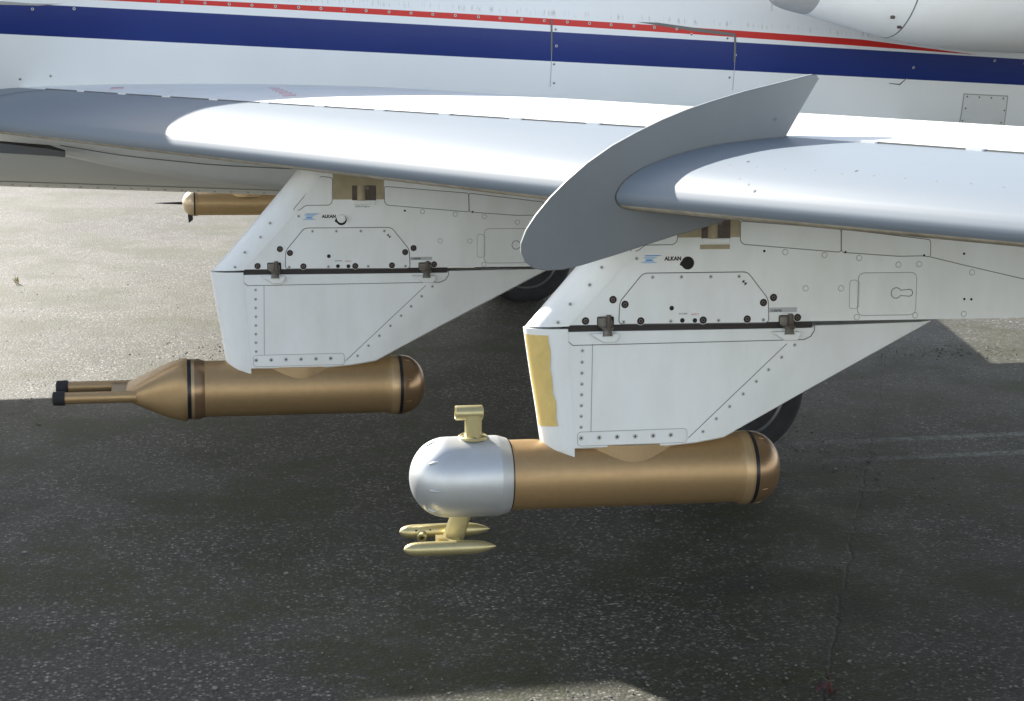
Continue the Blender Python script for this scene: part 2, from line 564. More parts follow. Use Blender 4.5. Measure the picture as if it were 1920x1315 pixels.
GAP = [(0.1291, -0.0081), (0.9227, -0.0013)]
HATCH = [(0.2878, 0.0092), (0.2904, 0.0784), (0.3635, 0.1664), (0.7018, 0.1669), (0.7715, 0.0808), (0.7751, 0.0062)]
STRIP = [(0.1605, -0.372), (0.1601, -0.3289), (0.5125, -0.327), (0.5133, -0.3698)]
TOPRECESS = [(0.1249, -0.008), (0.1269, -0.043), (0.1414, -0.0549), (0.8946, -0.0504), (0.9167, -0.0405), (0.9286, -0.0219), (0.9282, -0.0065)]
SEAM_V = [(0.2042, -0.0527), (0.202, -0.3284)]
SEAM_D = [(0.8371, -0.063), (0.5192, -0.3563)]
PANEL_A = [(0.6755, 0.3269), (0.6769, 0.2651), (0.6867, 0.255), (1.0097, 0.2271), (1.0074, 0.2998)]
PANEL_B = [(1.0101, 0.2998), (1.0123, 0.2271), (1.2052, 0.2126), (1.2868, 0.2135), (1.3134, 0.209), (1.3113, 0.2637)]
SEAM_R = [(1.3134, 0.209), (1.4345, 0.1803), (1.6403, 0.134)]
PANEL_F = [(0.428, 0.3664), (0.473, 0.3611), (0.4707, 0.2671), (0.4592, 0.2558), (0.3675, 0.2554), (0.3463, 0.2374), (0.3193, 0.236)]
TAN = [(0.4738, 0.3649), (0.473, 0.2784), (0.6717, 0.274), (0.6721, 0.3496)]
LUGBOX = [(0.549, 0.3317), (0.5486, 0.2729), (0.6427, 0.2725), (0.6431, 0.3315)]
LUGBLOCK = [(0.5516, 0.2744), (0.556, 0.2577), (0.6366, 0.2574), (0.6412, 0.2741)]
LABELS = [(0.5575, 0.2547), (0.6396, 0.2544), (0.6395, 0.246), (0.5575, 0.2464), (0.7765, 0.0508), (0.863, 0.05), (0.863, 0.0384), (0.7765, 0.0393)]
DOOR = [(1.0718, 0.1594), (1.2684, 0.024)]
HINGE = [(1.0438, 0.1367), (1.0745, 0.0467)]
KEY = [(1.2003, 0.0946), (1.2294, 0.0942)]
BOLTS = [(0.2673, 0.0862), (0.3058, 0.0707), (0.1805, 0.021), (0.3571, 0.0181), (0.5592, 0.0174), (0.7035, 0.0184), (0.7559, 0.0701), (0.789, 0.0857), (0.8704, 0.0208)]
HOLES = [(0.4563, 0.0568), (0.4915, 0.0176), (0.5323, 0.0169)]
BIGHOLE = [(0.5065, 0.1974)]
SCREWS = [(0.3936, 0.1544), (0.4865, 0.1542), (0.5818, 0.1539), (0.6741, 0.1537), (0.3023, 0.0157), (0.4544, 0.0157), (0.6098, 0.0157), (0.7573, 0.015), (0.3414, 0.2131)]
NSCREWS = [(0.2312, 0.1869), (0.1937, 0.1328), (0.1326, 0.074), (0.0943, 0.0174)]
FLUSH = [(0.8251, 0.2287), (0.9556, 0.2183), (1.072, 0.2079), (1.2053, 0.1853), (1.276, 0.1863), (0.8954, 0.1131), (1.0141, 0.1116), (1.07, 0.0185), (1.2685, 0.0214), (1.4354, 0.0231), (1.4585, 0.1577)]
DARKS = [(0.7555, 0.2327), (1.4284, 0.2182), (1.4353, 0.0716), (1.4593, 0.0704), (1.2914, 0.2143), (1.0249, 0.2269)]
RIV_V = [(0.1721, -0.0722), (0.1716, -0.1081), (0.1711, -0.1424), (0.1714, -0.1768), (0.1709, -0.2104), (0.1704, -0.2448), (0.1699, -0.2785), (0.1702, -0.3131)]
RIV_S = [(0.1697, -0.3469), (0.2279, -0.3469), (0.2855, -0.3461), (0.3441, -0.3461), (0.4022, -0.346), (0.4596, -0.3451)]
RIV_D = [(0.8639, -0.0669), (0.8213, -0.1054), (0.7789, -0.1447), (0.739, -0.1814), (0.6966, -0.2206), (0.6525, -0.2597), (0.6093, -0.298), (0.5661, -0.3379)]
BRACE = [(0.246, 0.0099), (0.8371, 0.0052)]
CHECK = [(0.6921, 0.1342)]
LOGO = [(0.3506, 0.2296), (0.4299, 0.1956)]
TEXT = [(0.4314, 0.2073), (0.4785, 0.2176)]
SMALLTXT = [(0.4498, 0.0334), (0.4911, 0.0395), (0.5346, 0.0354)]
TAPE = [(-0.0013, -0.0076), (0.046, -0.0084), (0.0976, -0.3307), (0.043, -0.3291)]
FENCE = [(1.8288, 1.834), (1.726, 1.808), (1.6237, 1.7831), (1.5222, 1.7529), (1.4464, 1.7274), (1.3712, 1.6967), (1.2964, 1.6607), (1.2219, 1.6203), (1.1478, 1.5688), (1.089, 1.5173), (1.04, 1.4683), (0.9962, 1.4143), (0.9681, 1.37), (0.9539, 1.3305), (0.9544, 1.3057), (0.9681, 1.2757), (0.9946, 1.2565), (1.0351, 1.2501), (1.0806, 1.2521), (1.1412, 1.2655), (1.2322, 1.2922), (1.3338, 1.324), (1.4359, 1.3554), (1.5129, 1.3756), (1.5704, 1.3939), (1.6404, 1.4414), (1.7555, 1.6481), (1.784, 1.7014), (1.8506, 1.8205), (1.8437, 1.8312)]

# ------------------------------------------------------------------ the ground
def build_ground():
    gx, gy = 260, 260
    me = mkmesh('ground', [(-gx, -gy, 0), (gx, -gy, 0), (gx, gy, 0), (-gx, gy, 0)], [(0, 1, 2, 3)], ground_material())
    g = mobj('ground', me)
    tag(g, kind='structure')
    return g
build_ground()

# ------------------------------------------------------------------ the aircraft
AX = (2.3, 9.95, 0.0)
plane = empty('jet_airplane', AX)
tag(plane, 'white twin-jet airplane with blue and red stripes, swept wing and grey leading edge', 'airplane')
OFF = Vector(AX)
NEG = (-AX[0], -AX[1], 0)          # puts a mesh built in world space under the aircraft's Empty
YC = AX[1]

def fus_zc(x):
    return 1.98 - 0.035 * x
FR = 1.07
def fus_pt(x, z, out=0.0):
    zc = fus_zc(x)
    r = FR + out
    return (x, YC - math.sqrt(max(r * r - (z - zc) ** 2, 0)), z)

def build_fuselage():
    prof = [(-6.7, .03), (-6.6, .16), (-6.3, .32), (-5.8, .52), (-5.2, .70), (-4.4, .92), (-3.6, 1.03), (-3, FR), (-2, FR), (-1, FR), (0, FR),
            (1, FR), (2, FR), (3, FR), (4, FR), (4.8, FR), (5.6, 1.03), (6.6, .88), (7.8, .66), (9, .42), (9.8, .2), (9.9, .05)]
    n = 96
    v, f = revolve(prof, n)
    v = [(x, YC + y, fus_zc(x) + z) for x, y, z in v]
    me = mkmesh('fuselage', v, f, fuselage_material(), smooth=40)
    fus = mobj('fuselage', me, plane, NEG)
    tag(fus, 'white fuselage barrel with a broad blue band and thin red line')
    def on(name, xz, mat_, t=.003):          # a thin doubler lying on the barrel
        if len(xz) == 4:                     # follow the curve in narrow rows
            a, b_, c, d = [Vector(p) for p in xz]
            v, f, n_ = [], [], 10
            for i in range(n_ + 1):
                for p, q in ((a, d), (b_, c)):
                    m_ = p + (q - p) * (i / n_)
                    v.append(fus_pt(m_.x, m_.y, t))
            for i in range(n_):
                f.append((2 * i, 2 * i + 1, 2 * i + 3, 2 * i + 2))
            return mobj(name, mkmesh(name, v, f, mat_, smooth=40), fus)
        P = ccw(xz)
        v = [fus_pt(x, z, 0.0005) for x, z in P] + [fus_pt(x, z, t) for x, z in P]
        k = len(P)
        f = [tuple(range(k))[::-1], tuple(range(k, 2 * k))] + [(i, (i + 1) % k, k + (i + 1) % k, k + i) for i in range(k)]
        return mobj(name, mkmesh(name, v, f, mat_), fus)
    # screws along the red line, and further down
    sc = MB().add(revolve([(0, .0075), (.002, .007), (.0021, .004)], 12), 0).add(revolve([(.0022, .0035), (.0026, .003)], 10), 1)
    scm = mkmesh('screw', sc.v, sc.f, [FASTEN, HOLE], sc.m, 40)
    def screw(x, z):
        p = Vector(fus_pt(x, z, 0.0))
        nrm = Vector((0, p.y - YC, p.z - fus_zc(x))).normalized()
        o = mobj('screw', scm, fus, p)
        o.rotation_euler = nrm.to_track_quat('X', 'Z').to_euler()
    def redz(x):
        return RED_TOP[0] * x * x + RED_TOP[1] * x + RED_TOP[2] - .012
    x = -.14
    while x < 2.62:
        screw(x, redz(x))
        x += .118 + random.uniform(-.006, .006)
    for x, z in ((1.892, 1.875), (1.90, 1.79), (1.893, 1.695), (1.90, 1.595), (2.83, 1.842), (2.88, 1.755), (2.86, 1.635), (2.63, 1.86), (4.37, 1.742), (4.55, 1.73), (-.75, 1.935), (-.55, 1.94),
                 (-.83, 1.588), (-.68, 1.605), (3.9, 1.70)):
        screw(x, z)
    for a, b, w in (((1.864, 1.925), (1.870, 1.76), .009), ((2.865, 1.86), (2.872, 1.72), .011)):
        on('joint_sealant', [(a[0], a[1]), (a[0] + w, a[1]), (b[0] + w, b[1]), (b[0], b[1])], SEAM)
    for a, b in (((1.874, 1.76), (1.880, 1.575)), ((2.878, 1.72), (2.884, 1.565)), ((3.07, 2.06), (3.07, 1.99))):
        on('joint_line', [a, (a[0] + .003, a[1]), (b[0] + .003, b[1]), b], SEAML, .0015)
    for P in ([(2.33, 1.920), (2.44, 1.919), (2.87, 1.869), (2.87, 1.854), (2.65, 1.876)], [(-1.05, 1.94), (-.55, 1.948), (-.45, 1.957), (-.2, 1.992), (.15, 2.0), (-.3, 2.02), (-1.05, 1.985)]):
        if P[0][0] > 0:
            on('black_sealant', P, SEAM, .002)
    on('black_sealant', [(-1.1, 1.955), (-.72, 1.952), (-.60, 1.963), (-.75, 1.962), (-1.1, 1.982)], SEAML, .002)
    on('panel_gasket', [(4.215, 1.561), (4.482, 1.551), (4.512, 1.30), (4.235, 1.31)], SEAML, .0006)
    ap = on('access_panel', [(4.221, 1.555), (4.476, 1.545), (4.506, 1.31), (4.241, 1.32)], mat('access_panel_paint', (0.66, 0.68, 0.68), .38, var=.05), .0014)
    for i in range(4):
        screw(4.24 + i * .072, 1.544 - i * .003)
    for z in (1.49, 1.42):
        screw(4.245, z - .012)
        screw(4.478, z - .022)
    # mark near the panel
    on('scuff_mark', [(3.77, 1.615), (3.83, 1.610), (3.87, 1.645), (3.873, 1.643), (3.835, 1.603), (3.77, 1.611)], SEAM, .001)
    # belly strip: a lengthwise lap with its row of fasteners
    def bel(x, phi, out=0):
        return (x, YC - (FR + out) * math.sin(phi), fus_zc(x) - (FR + out) * math.cos(phi))
    mb = MB()
    xs = [-3 + .25 * i for i in range(30)]
    for a, b in zip(xs, xs[1:]):
        k = len(mb.v)
        mb.v += [bel(a, .335, .0015), bel(b, .335, .0015), bel(b, .345, .0015), bel(a, .345, .0015)]
        mb.f.append((k, k + 1, k + 2, k + 3))
        mb.m.append(0)
    mb.build('belly_seam', [SEAM], fus, None)
    x = -1.05
    while x < .7:
        p = Vector(bel(x, .255))
        o = mobj('screw', scm, fus, p)
        o.scale = (1.3, 1.3, 1.3)
        o.rotation_euler = (p - Vector((x, YC, fus_zc(x)))).normalized().to_track_quat('X', 'Z').to_euler()
        x += .091
    return fus
build_fuselage()

# ---------------------------------------------------------------- wing
UP = [(0, 0), (.0012, .010), (.006, .021), (.016, .037), (.033, .055), (.084, .088), (.174, .123), (.296, .154), (.425, .171), (.523, .180)]
LO = [(0, 0), (.0012, -.008), (.006, -.017), (.021, -.03), (.06, -.039), (.15, -.046), (.36, -.05)]
MU = [(0, .1838), (.012, .186), (.12, .206), (.29, .214), (.46, .200), (.69, .140), (.87, .070), (1, .020)]
ML = [(0, -.046), (.2, -.07), (.5, -.07), (.8, -.03), (1, .012)]
SLOT = .523
def le(Y):
    return Vector((1.232 + (.62 if Y > 4.9 else .585) * (4.9 - Y), Y, 1.468 - (.020 if Y > 4.9 else .042) * (Y - 4.9)))
def kz(Y):
    return 1 + (-.03 if Y > 4.9 else .10) * (Y - 4.9)
def te(Y):
    return 3.2 + (8.9 - Y) * .178
def wing_up(Y, s):
    """a point of the upper surface, s = metres behind the leading edge at the fence's scale"""
    L, k = le(Y), kz(Y)
    if s <= SLOT:
        return Vector((L.x + s * k, Y, L.z + interp(UP, s) * k))
    x0 = L.x + SLOT * k
    t = (s - SLOT) * k / (te(Y) - x0)
    return Vector((x0 + t * (te(Y) - x0), Y, L.z + interp(MU, t) * k))

def loft(sections, close=True, caps=True):
    n = len(sections[0])
    v = [p for s in sections for p in s]
    f = []
    for k in range(len(sections) - 1):
        for i in range(n if close else n - 1):
            j = (i + 1) % n
            f.append((k * n + i, k * n + j, (k + 1) * n + j, (k + 1) * n + i))
    if caps:
        f.append(tuple(range(n)))
        f.append(tuple((len(sections) - 1) * n + i for i in range(n))[::-1])
    return v, f

def slat_section(Y):
    L, k = le(Y), kz(Y)
    P = list(reversed(spline(UP, 4))) + spline(LO, 4)[1:]
    back = [(.34, -.03), (.40, .10), (.49, .166)]
    return [Vector((L.x + s * k, Y, L.z + z * k)) for s, z in P + back]
def main_section(Y):
    L, k = le(Y), kz(Y)
    x0u, x0l, xt = L.x + (SLOT + .012) * k, L.x + .375 * k, te(Y)
    P = [(x0u + t * (xt - x0u), L.z + z * k) for t, z in spline(MU, 5)]
    Q = [(x0l + t * (xt - x0l), L.z + z * k) for t, z in spline(ML, 5)][::-1]
    back = [(L.x + .385 * k, L.z + .02 * k), (L.x + .44 * k, L.z + .11 * k), (L.x + .50 * k, L.z + .160 * k)]
    return [Vector((x, Y, z)) for x, z in P + Q + back]

def mirror(v):
    return [Vector((p[0], 2 * YC - p[1], p[2])) for p in v]

YS_IN = [9.4 - i * (9.4 - 4.905) / 18 for i in range(19)]
YS_OUT = [4.895 - i * (4.895 - 1.6) / 12 for i in range(13)]
YS_ALL = [9.5 - i * (9.5 - 1.6) / 24 for i in range(25)]
v, f = loft([main_section(Y) for Y in YS_ALL])
wing = mobj('wing', mkmesh('wing', v, f, WHITE, smooth=30), plane, NEG)
tag(wing, 'white swept wing reaching towards the viewer')
star = mobj('wing', mkmesh('wing', mirror(v), f, WHITE, smooth=30), plane, NEG)
for nm, ys in (('leading_edge_slat', YS_IN), ('leading_edge_slat', YS_OUT)):
    v, f = loft([slat_section(Y) for Y in ys])
    cut = len(spline(UP, 4)) + 9
    n = len(slat_section(5))
    fm = []
    for k in range(len(ys) - 1):
        for i in range(n):
            fm.append(1 if i >= cut else 0)
    fm += [0, 0]
    mobj(nm, mkmesh(nm, v, f, [SLAT, LIPM], fm, smooth=30), wing)
    mobj(nm, mkmesh(nm, mirror(v), f, [SLAT, LIPM], fm, smooth=30), star)

# the slot behind the leading edge shows as a row of dark dashes between tabs
def slot_box(Ya, Yb, ds0, ds1, h, name, m_):
    V = []
    for Y in (Ya, Yb):
        p, k = wing_up(Y, SLOT), kz(Y)
        for ds, dz in ((ds0, -.004), (ds1, -.004), (ds1, h), (ds0, h)):
            V.append(p + Vector((ds * k, 0, dz)))
    MB().add((V, [(0, 1, 2, 3), (7, 6, 5, 4), (0, 4, 5, 1), (1, 5, 6, 2), (2, 6, 7, 3), (3, 7, 4, 0)])).build(name, [m_], wing, None)
def slot_dash(Ya, Yb):
    slot_box(Ya, Yb, .001, .0125, .0046, 'slot_gap', SEAM)
def slot_tab(Ya, Yb):
    slot_box(Ya, Yb, -.006, .014, .0062, 'slot_tab', WHITE)
Y = 8.75
while Y > 2.6:
    if not (Y - .27 < 4.9 < Y):
        slot_dash(Y, Y - .27)
    slot_tab(Y - .272, Y - .318)
    Y -= .32

# fasteners in the outer slat and a row over the inner one
fas = MB().add(revolve([(0, .0062), (.0012, .0058)], 12), 0).add(revolve([(.0010, .0042), (.0018, .0036)], 10), 1)
fasm = mkmesh('rivet', fas.v, fas.f, [SLAT, SEAM], fas.m, 40)
def wing_rivet(Y, s):
    p = wing_up(Y, s)
    a, b = wing_up(Y, s + .02) - p, wing_up(Y - .05, s) - p
    nn = b.cross(a).normalized()
    if nn.z < 0:
        nn = -nn
    o = mobj('rivet', fasm, wing, p - nn * .0003)
    o.rotation_euler = nn.to_track_quat('X', 'Z').to_euler()
for i in range(15):
    wing_rivet(4.66 - i * .087, .145 + random.uniform(-.006, .006))
for Y_, s_ in ((4.64, .175), (4.55, .07), (4.5, .05), (4.46, .03), (4.3, .17)):
    wing_rivet(Y_, s_)

# pink walkway stencils on the wing root
def stencil(Y0, Y1, xa, xb):
    def up_(Y, x):
        return wing_up(Y, SLOT + (x - le(Y).x - SLOT * kz(Y)) / kz(Y)) + Vector((0, 0, .004))
    pts = [up_(Y0, xa), up_(Y0, xb), up_(Y1, xb), up_(Y1, xa)]
    lo_ = [p - Vector((0, 0, .0035)) for p in pts]
    mobj('stencil_mark', mkmesh('stencil_mark', pts + lo_, [(0, 1, 2, 3), (7, 6, 5, 4), (0, 4, 5, 1), (1, 5, 6, 2), (2, 6, 7, 3), (3, 7, 4, 0)], PINK), wing)
for i in range(5):
    stencil(8.30 - i * .19, 8.22 - i * .19, .375 + i * .006, .425 + i * .008)
stencil(8.62, 8.48, -.37, -.31)

# wing fence
fp = [(x, z) for x, z in FENCE]
fb = MB().add(plate(fp, 4.903, 4.8945, .0022)).add(plate(fp, 4.903, 4.9115, .0022))
fence = fb.build('wing_fence', [FENCEM], wing, 20)
tag(fence, 'grey curved wing fence wrapped round the leading edge')
mobj('bolt', fasm, fence, (1.72, 4.8942, 1.70), (0, 0, R(-90)))
L_, k_ = le(4.893), kz(4.893)
pf = [(L_.x + s * k_, L_.z + z * k_) for s, z in list(reversed(spline(LO, 3)))[6:] + spline(UP, 3)[1:]]
mobj('sealant_bead', mkmesh('sealant_bead', *ribbon(pf, .0036, 4.8945, 4.8905), SEAM), fence)
# inboard end of the slat: a dark joint across its upper side
jv = []
for s in (.0, .02, .05, .09, .14, .2, .27, .34, .41, .48, .52):
    for Y_, dz in ((8.70, .0022), (8.685, .0022)):
        jv.append(wing_up(Y_, s) + Vector((-.002 if s < .05 else 0, 0, dz)))
mobj('slat_end_joint', mkmesh('slat_end_joint', jv, [(2 * i, 2 * i + 1, 2 * i + 3, 2 * i + 2) for i in range(10)], SEAM), wing)

# dark grey tapered blade under the slat root
mb = MB()
v, f = loft([[Vector((x, y, z)) for x, y, z in S] for S in (
    [(-1.6, 8.62, 1.325), (-1.6, 8.66, 1.325), (-1.6, 8.66, 1.27), (-1.6, 8.62, 1.275)],
    [(-1.0, 8.50, 1.320), (-1.0, 8.56, 1.322), (-1.0, 8.56, 1.274), (-1.0, 8.50, 1.267)],
    [(-.66, 8.35, 1.296), (-.66, 8.45, 1.304), (-.66, 8.45, 1.266), (-.66, 8.35, 1.262)],
    [(-.58, 8.32, 1.285), (-.58, 8.36, 1.288), (-.58, 8.36, 1.260), (-.58, 8.32, 1.258)])])
mb.add((v, f)).build('root_blade', [mat('root_blade_grey', (.07, .072, .075), .6)], wing, 30)

# wing-to-body fairing
FB = [(-1.02, 1.30), (-.86, 1.265), (-.745, 1.250), (-.622, 1.228), (-.272, 1.164), (.111, 1.104), (.475, 1.066), (1.0, 1.035), (2.2, 1.02), (3.2, 1.06), (3.9, 1.2)]
secs = []
for x in [-1.02, -.95, -.86, -.745, -.622, -.45, -.272, -.08, .111, .3, .475, .75, 1.0, 1.6, 2.2, 2.8, 3.2, 3.9]:
    zb = interp(FB, x)
    t = min(max((x + 1.02) / .7, 0), 1) ** .5
    yn = 8.98 - .50 * t
    secs.append([Vector((x, yy, zz)) for yy, zz in ((yn + .02, min(1.36, zb + .025 + .5 * t)), (yn, zb + min(.20, .02 + .4 * t)), (yn + .008, zb + min(.10, .015 + .3 * t)), (yn + .03, zb + .045), (yn + .07, zb + .014), (yn + .12, zb), (yn + .3, zb - .012), (9.95, zb - .02), (9.95, min(1.4, zb + .03 + .5 * t)))])
v, f = loft(secs)
fair = mobj('wing_root_fairing', mkmesh('wing_root_fairing', v, f, WHITE, smooth=40), plane, NEG)
def fair_line(x0, x1, dz0, dz1, w, m_):
    mb = MB()
    N = 10
    for i in range(N):
        a, b = x0 + (x1 - x0) * i / N, x0 + (x1 - x0) * (i + 1) / N
        da, db = dz0 + (dz1 - dz0) * i / N, dz0 + (dz1 - dz0) * (i + 1) / N
        ya, yb = 8.98 - .50 * min(max((a + 1.02) / .7, 0), 1) ** .5, 8.98 - .50 * min(max((b + 1.02) / .7, 0), 1) ** .5
        za, zb_ = interp(FB, a) + da, interp(FB, b) + db
        mb.add(([(a, ya - .002, za), (b, yb - .002, zb_), (b, yb - .002, zb_ + w), (a, ya - .002, za + w)], [(0, 1, 2, 3)]))
    mb.build('fairing_seam', [m_], fair, None)
fair_line(-.62, .75, .06, .135, .0045, SEAM)

# engine nacelle
NC = Vector((0, 8.25, 2.345))
prof = [(2.88, .255), (2.862, .278), (2.858, .297), (2.87, .318), (2.90, .336), (2.96, .353), (3.02, .365)]
body = [(3.02, .365), (3.15, .398), (3.35, .450), (3.6, .500), (3.9, .532), (4.3, .540), (5.0, .53), (5.6, .47), (6.0, .40)]
nac = MB().add(revolve(spline(body, 4), 72), 0, Matrix.Translation(NC)).build('engine_nacelle', [WHITE], plane, 40, NEG)
tag(nac, 'white engine nacelle with a grey intake lip')
inn = [(3.9, .22), (3.3, .228), (3.0, .242)]
MB().add(revolve([(3.9, .01)] + inn + spline(prof, 4), 72), 0, Matrix.Translation(NC)).build('intake_lip', [NACLIP], nac, 40)
sm = MB()
sm.add(revolve([(3.448, .468), (3.449, .4735), (3.4545, .4745), (3.4555, .468)], 72), 0, Matrix.Translation(NC))
sm.build('cowl_seam', [SEAM], nac, 30)
for a_, x_ in ((-2.05, 3.43), (-2.2, 3.37)):
    p = NC + Vector((x_, math.cos(a_) * (interp(body, x_) - .002), math.sin(a_) * (interp(body, x_) - .002)))
    MB().add(tube(p, p + Vector((.012, -.012, -.004)), .012, .008, 8)).build('latch', [BROWNST], nac)
MB().add(box((4.2, 8.85, 2.33), (1.6, .5, .16))).build('engine_pylon', [WHITE], nac)

# main landing gear
def wheel(y, side, x=2.425, z=.305):
    """an aircraft main wheel: tyre with grooves, alloy rim with stepped rings"""
    w = empty('main_wheel', (x - AX[0], y - AX[1], z), plane, (0, 0, R(90) if side > 0 else R(-90)))
    t = [(-.085, .215), (-.092, .235), (-.094, .262), (-.086, .292), (-.066, .314), (-.04, .3225), (-.036, .3195), (-.032, .3235), (-.012, .326), (-.008, .323), (.008, .323), (.012, .326),
         (.032, .3235), (.036, .3195), (.04, .3225), (.066, .314), (.086, .292), (.094, .262), (.092, .235), (.085, .215)]
    MB().add(revolve(t, 64)).build('tyre', [TYRE], w, 40)
    r = [(-.088, .205), (-.094, .214), (-.092, .219), (-.084, .221), (.084, .221), (.092, .219), (.094, .214), (.088, .205), (.07, .198), (.066, .186), (.074, .180), (.070, .172), (.045, .150), (.04, .09), (.055, .08), (.06, .05), (.06, .0)]
    MB().add(revolve([(-.06, .0), (-.06, .15), (-.07, .19)] + r, 64)).build('rim', [RIMM], w, 30)
    return w
for yy, sd in ((7.30, -1), (7.56, 1)):
    wheel(yy, -1 if sd < 0 else 1)
for yy in (11.35, 11.60):
    wheel(yy, -1, 2.24, .305)
for yy, xx in ((7.43, 2.425), (11.475, 2.24)):
    MB().add(tube((xx, yy, .3), (xx, yy, .75), .035, .035, 16)).add(tube((xx, yy, .72), (xx - .05, yy, 1.42), .055, .06, 16)).add(tube((xx, yy - .13, .305), (xx, yy + .13, .305), .03)).build('gear_leg', [STEEL], plane, 40, NEG)

# ---------------------------------------------------------------- pylons
LEAN = R(4.5)
HW = 0.08
rivet_s = MB().add(revolve([(0, .0062), (.0010, .0058), (.0011, .0036)], 14), 0).add(revolve([(.0006, .0027), (.0013, .0023)], 10), 1)
RIV = mkmesh('rivet', rivet_s.v, rivet_s.f, [FASTEN, HOLE], rivet_s.m, 40)
rivet_b = MB().add(revolve([(0, .0082), (.0014, .0076), (.0015, .0048)], 16), 0).add(revolve([(.0008, .0040), (.0018, .0033)], 12), 1)
RIVB = mkmesh('rivet', rivet_b.v, rivet_b.f, [FASTEN, HOLE], rivet_b.m, 40)
dot = MB().add(revolve([(0, .0042), (.0008, .0038)], 10), 0)
DOT = mkmesh('rivet', dot.v, dot.f, [HOLE], dot.m, 40)
flush = MB().add(revolve([(0, .0098), (.0006, .0095), (.0007, .0080)], 18), 0).add(revolve([(.0005, .0080), (.0009, .0076)], 18), 1)
FLU = mkmesh('flush_screw', flush.v, flush.f, [SEAML, PYLON], flush.m, 40)
bo = MB().add(revolve([(0, .0135), (.0012, .0132), (.0014, .0118)], 22), 0).add(revolve([(.0009, .0121), (.0017, .0118)], 22), 1)
bo.add(revolve([(.001, .0070), (.0030, .0064), (.0031, .0045)], 6), 2).add(revolve([(.0028, .0040), (.0033, .0036)], 12), 1)
BOL = mkmesh('bolt', bo.v, bo.f, [BOLTRIM, HOLE, BOLTC], bo.m, 30)
ho = MB().add(revolve([(0, .0088), (.0010, .0085), (.0011, .0074)], 18), 0).add(revolve([(.0007, .0076), (.0014, .0074)], 18), 1)
HOL = mkmesh('socket_hole', ho.v, ho.f, [BOLTRIM, HOLE], ho.m, 30)
FACE = (0, 0, R(-90))           # local +X of a fastener turns towards -Y

def text_mesh(s, size, m_, bold=.0):
    cu = bpy.data.curves.new('t', 'FONT')
    cu.body = s
    cu.size = size
    cu.offset = bold
    cu.extrude = .0002
    cu.resolution_u = 3
    ob = bpy.data.objects.new('t', cu)
    COL.objects.link(ob)
    dg = bpy.context.evaluated_depsgraph_get()
    me = bpy.data.meshes.new_from_object(ob.evaluated_get(dg))
    bpy.data.objects.remove(ob, do_unlink=True)
    me.materials.clear()
    me.materials.append(m_)
    return me
T_ALKAN = text_mesh('ALKAN', .0165, INK, .00085)
T_SAFETY = text_mesh('SAFETY', .0075, INKR, .0001)
T_CODE = text_mesh('ACCORD', .0065, INKG, .0002)
T_LABEL = text_mesh('13092 87 Kg/mm', .0085, INKG, .0001)
T_LABEL2 = text_mesh('11306783', .0095, INK, .0002)

def grid_fairing(F, B, near, hw, n=10, rows=5):
    """rows of half-ellipse sections: F front edge, B where the side turns flat"""
    F, B = spline(F, rows), spline(B, rows)
    v, f = [], []
    m = 2 * n + 1
    for (xf, zf), (xb, zb) in zip(F, B):
        for i in range(m):
            a = math.pi * i / (m - 1) - math.pi / 2
            t = math.cos(a)
            z = zb + (zf - zb) * t
            v.append((xb - (xb - xf) * t, hw + (hw - near) * math.sin(a), z))
    for k in range(len(F) - 1):
        for i in range(m - 1):
            f.append((k * m + i, k * m + i + 1, (k + 1) * m + i + 1, (k + 1) * m + i))
        f.append((k * m + m - 1, k * m, (k + 1) * m, (k + 1) * m + m - 1))
    f.append(tuple(range(m))[::-1])
    f.append(tuple((len(F) - 1) * m + i for i in range(m)))
    return v, f

RE = sorted([(-z, x) for x, z in REAR_EDGE])          # rear edge as x(z)
TP = sorted([(-z, x) for x, z in TAPER])
XB = sorted([(x, z) for x, z in REAR_EDGE])           # bottom z as a function of x

def facet(x, z):
    """the rear of the lower fairing is a second plane folded back along a raked line"""
    return .2 * max(0.0, (x - .605) * .712 - (z + .352) * .702)

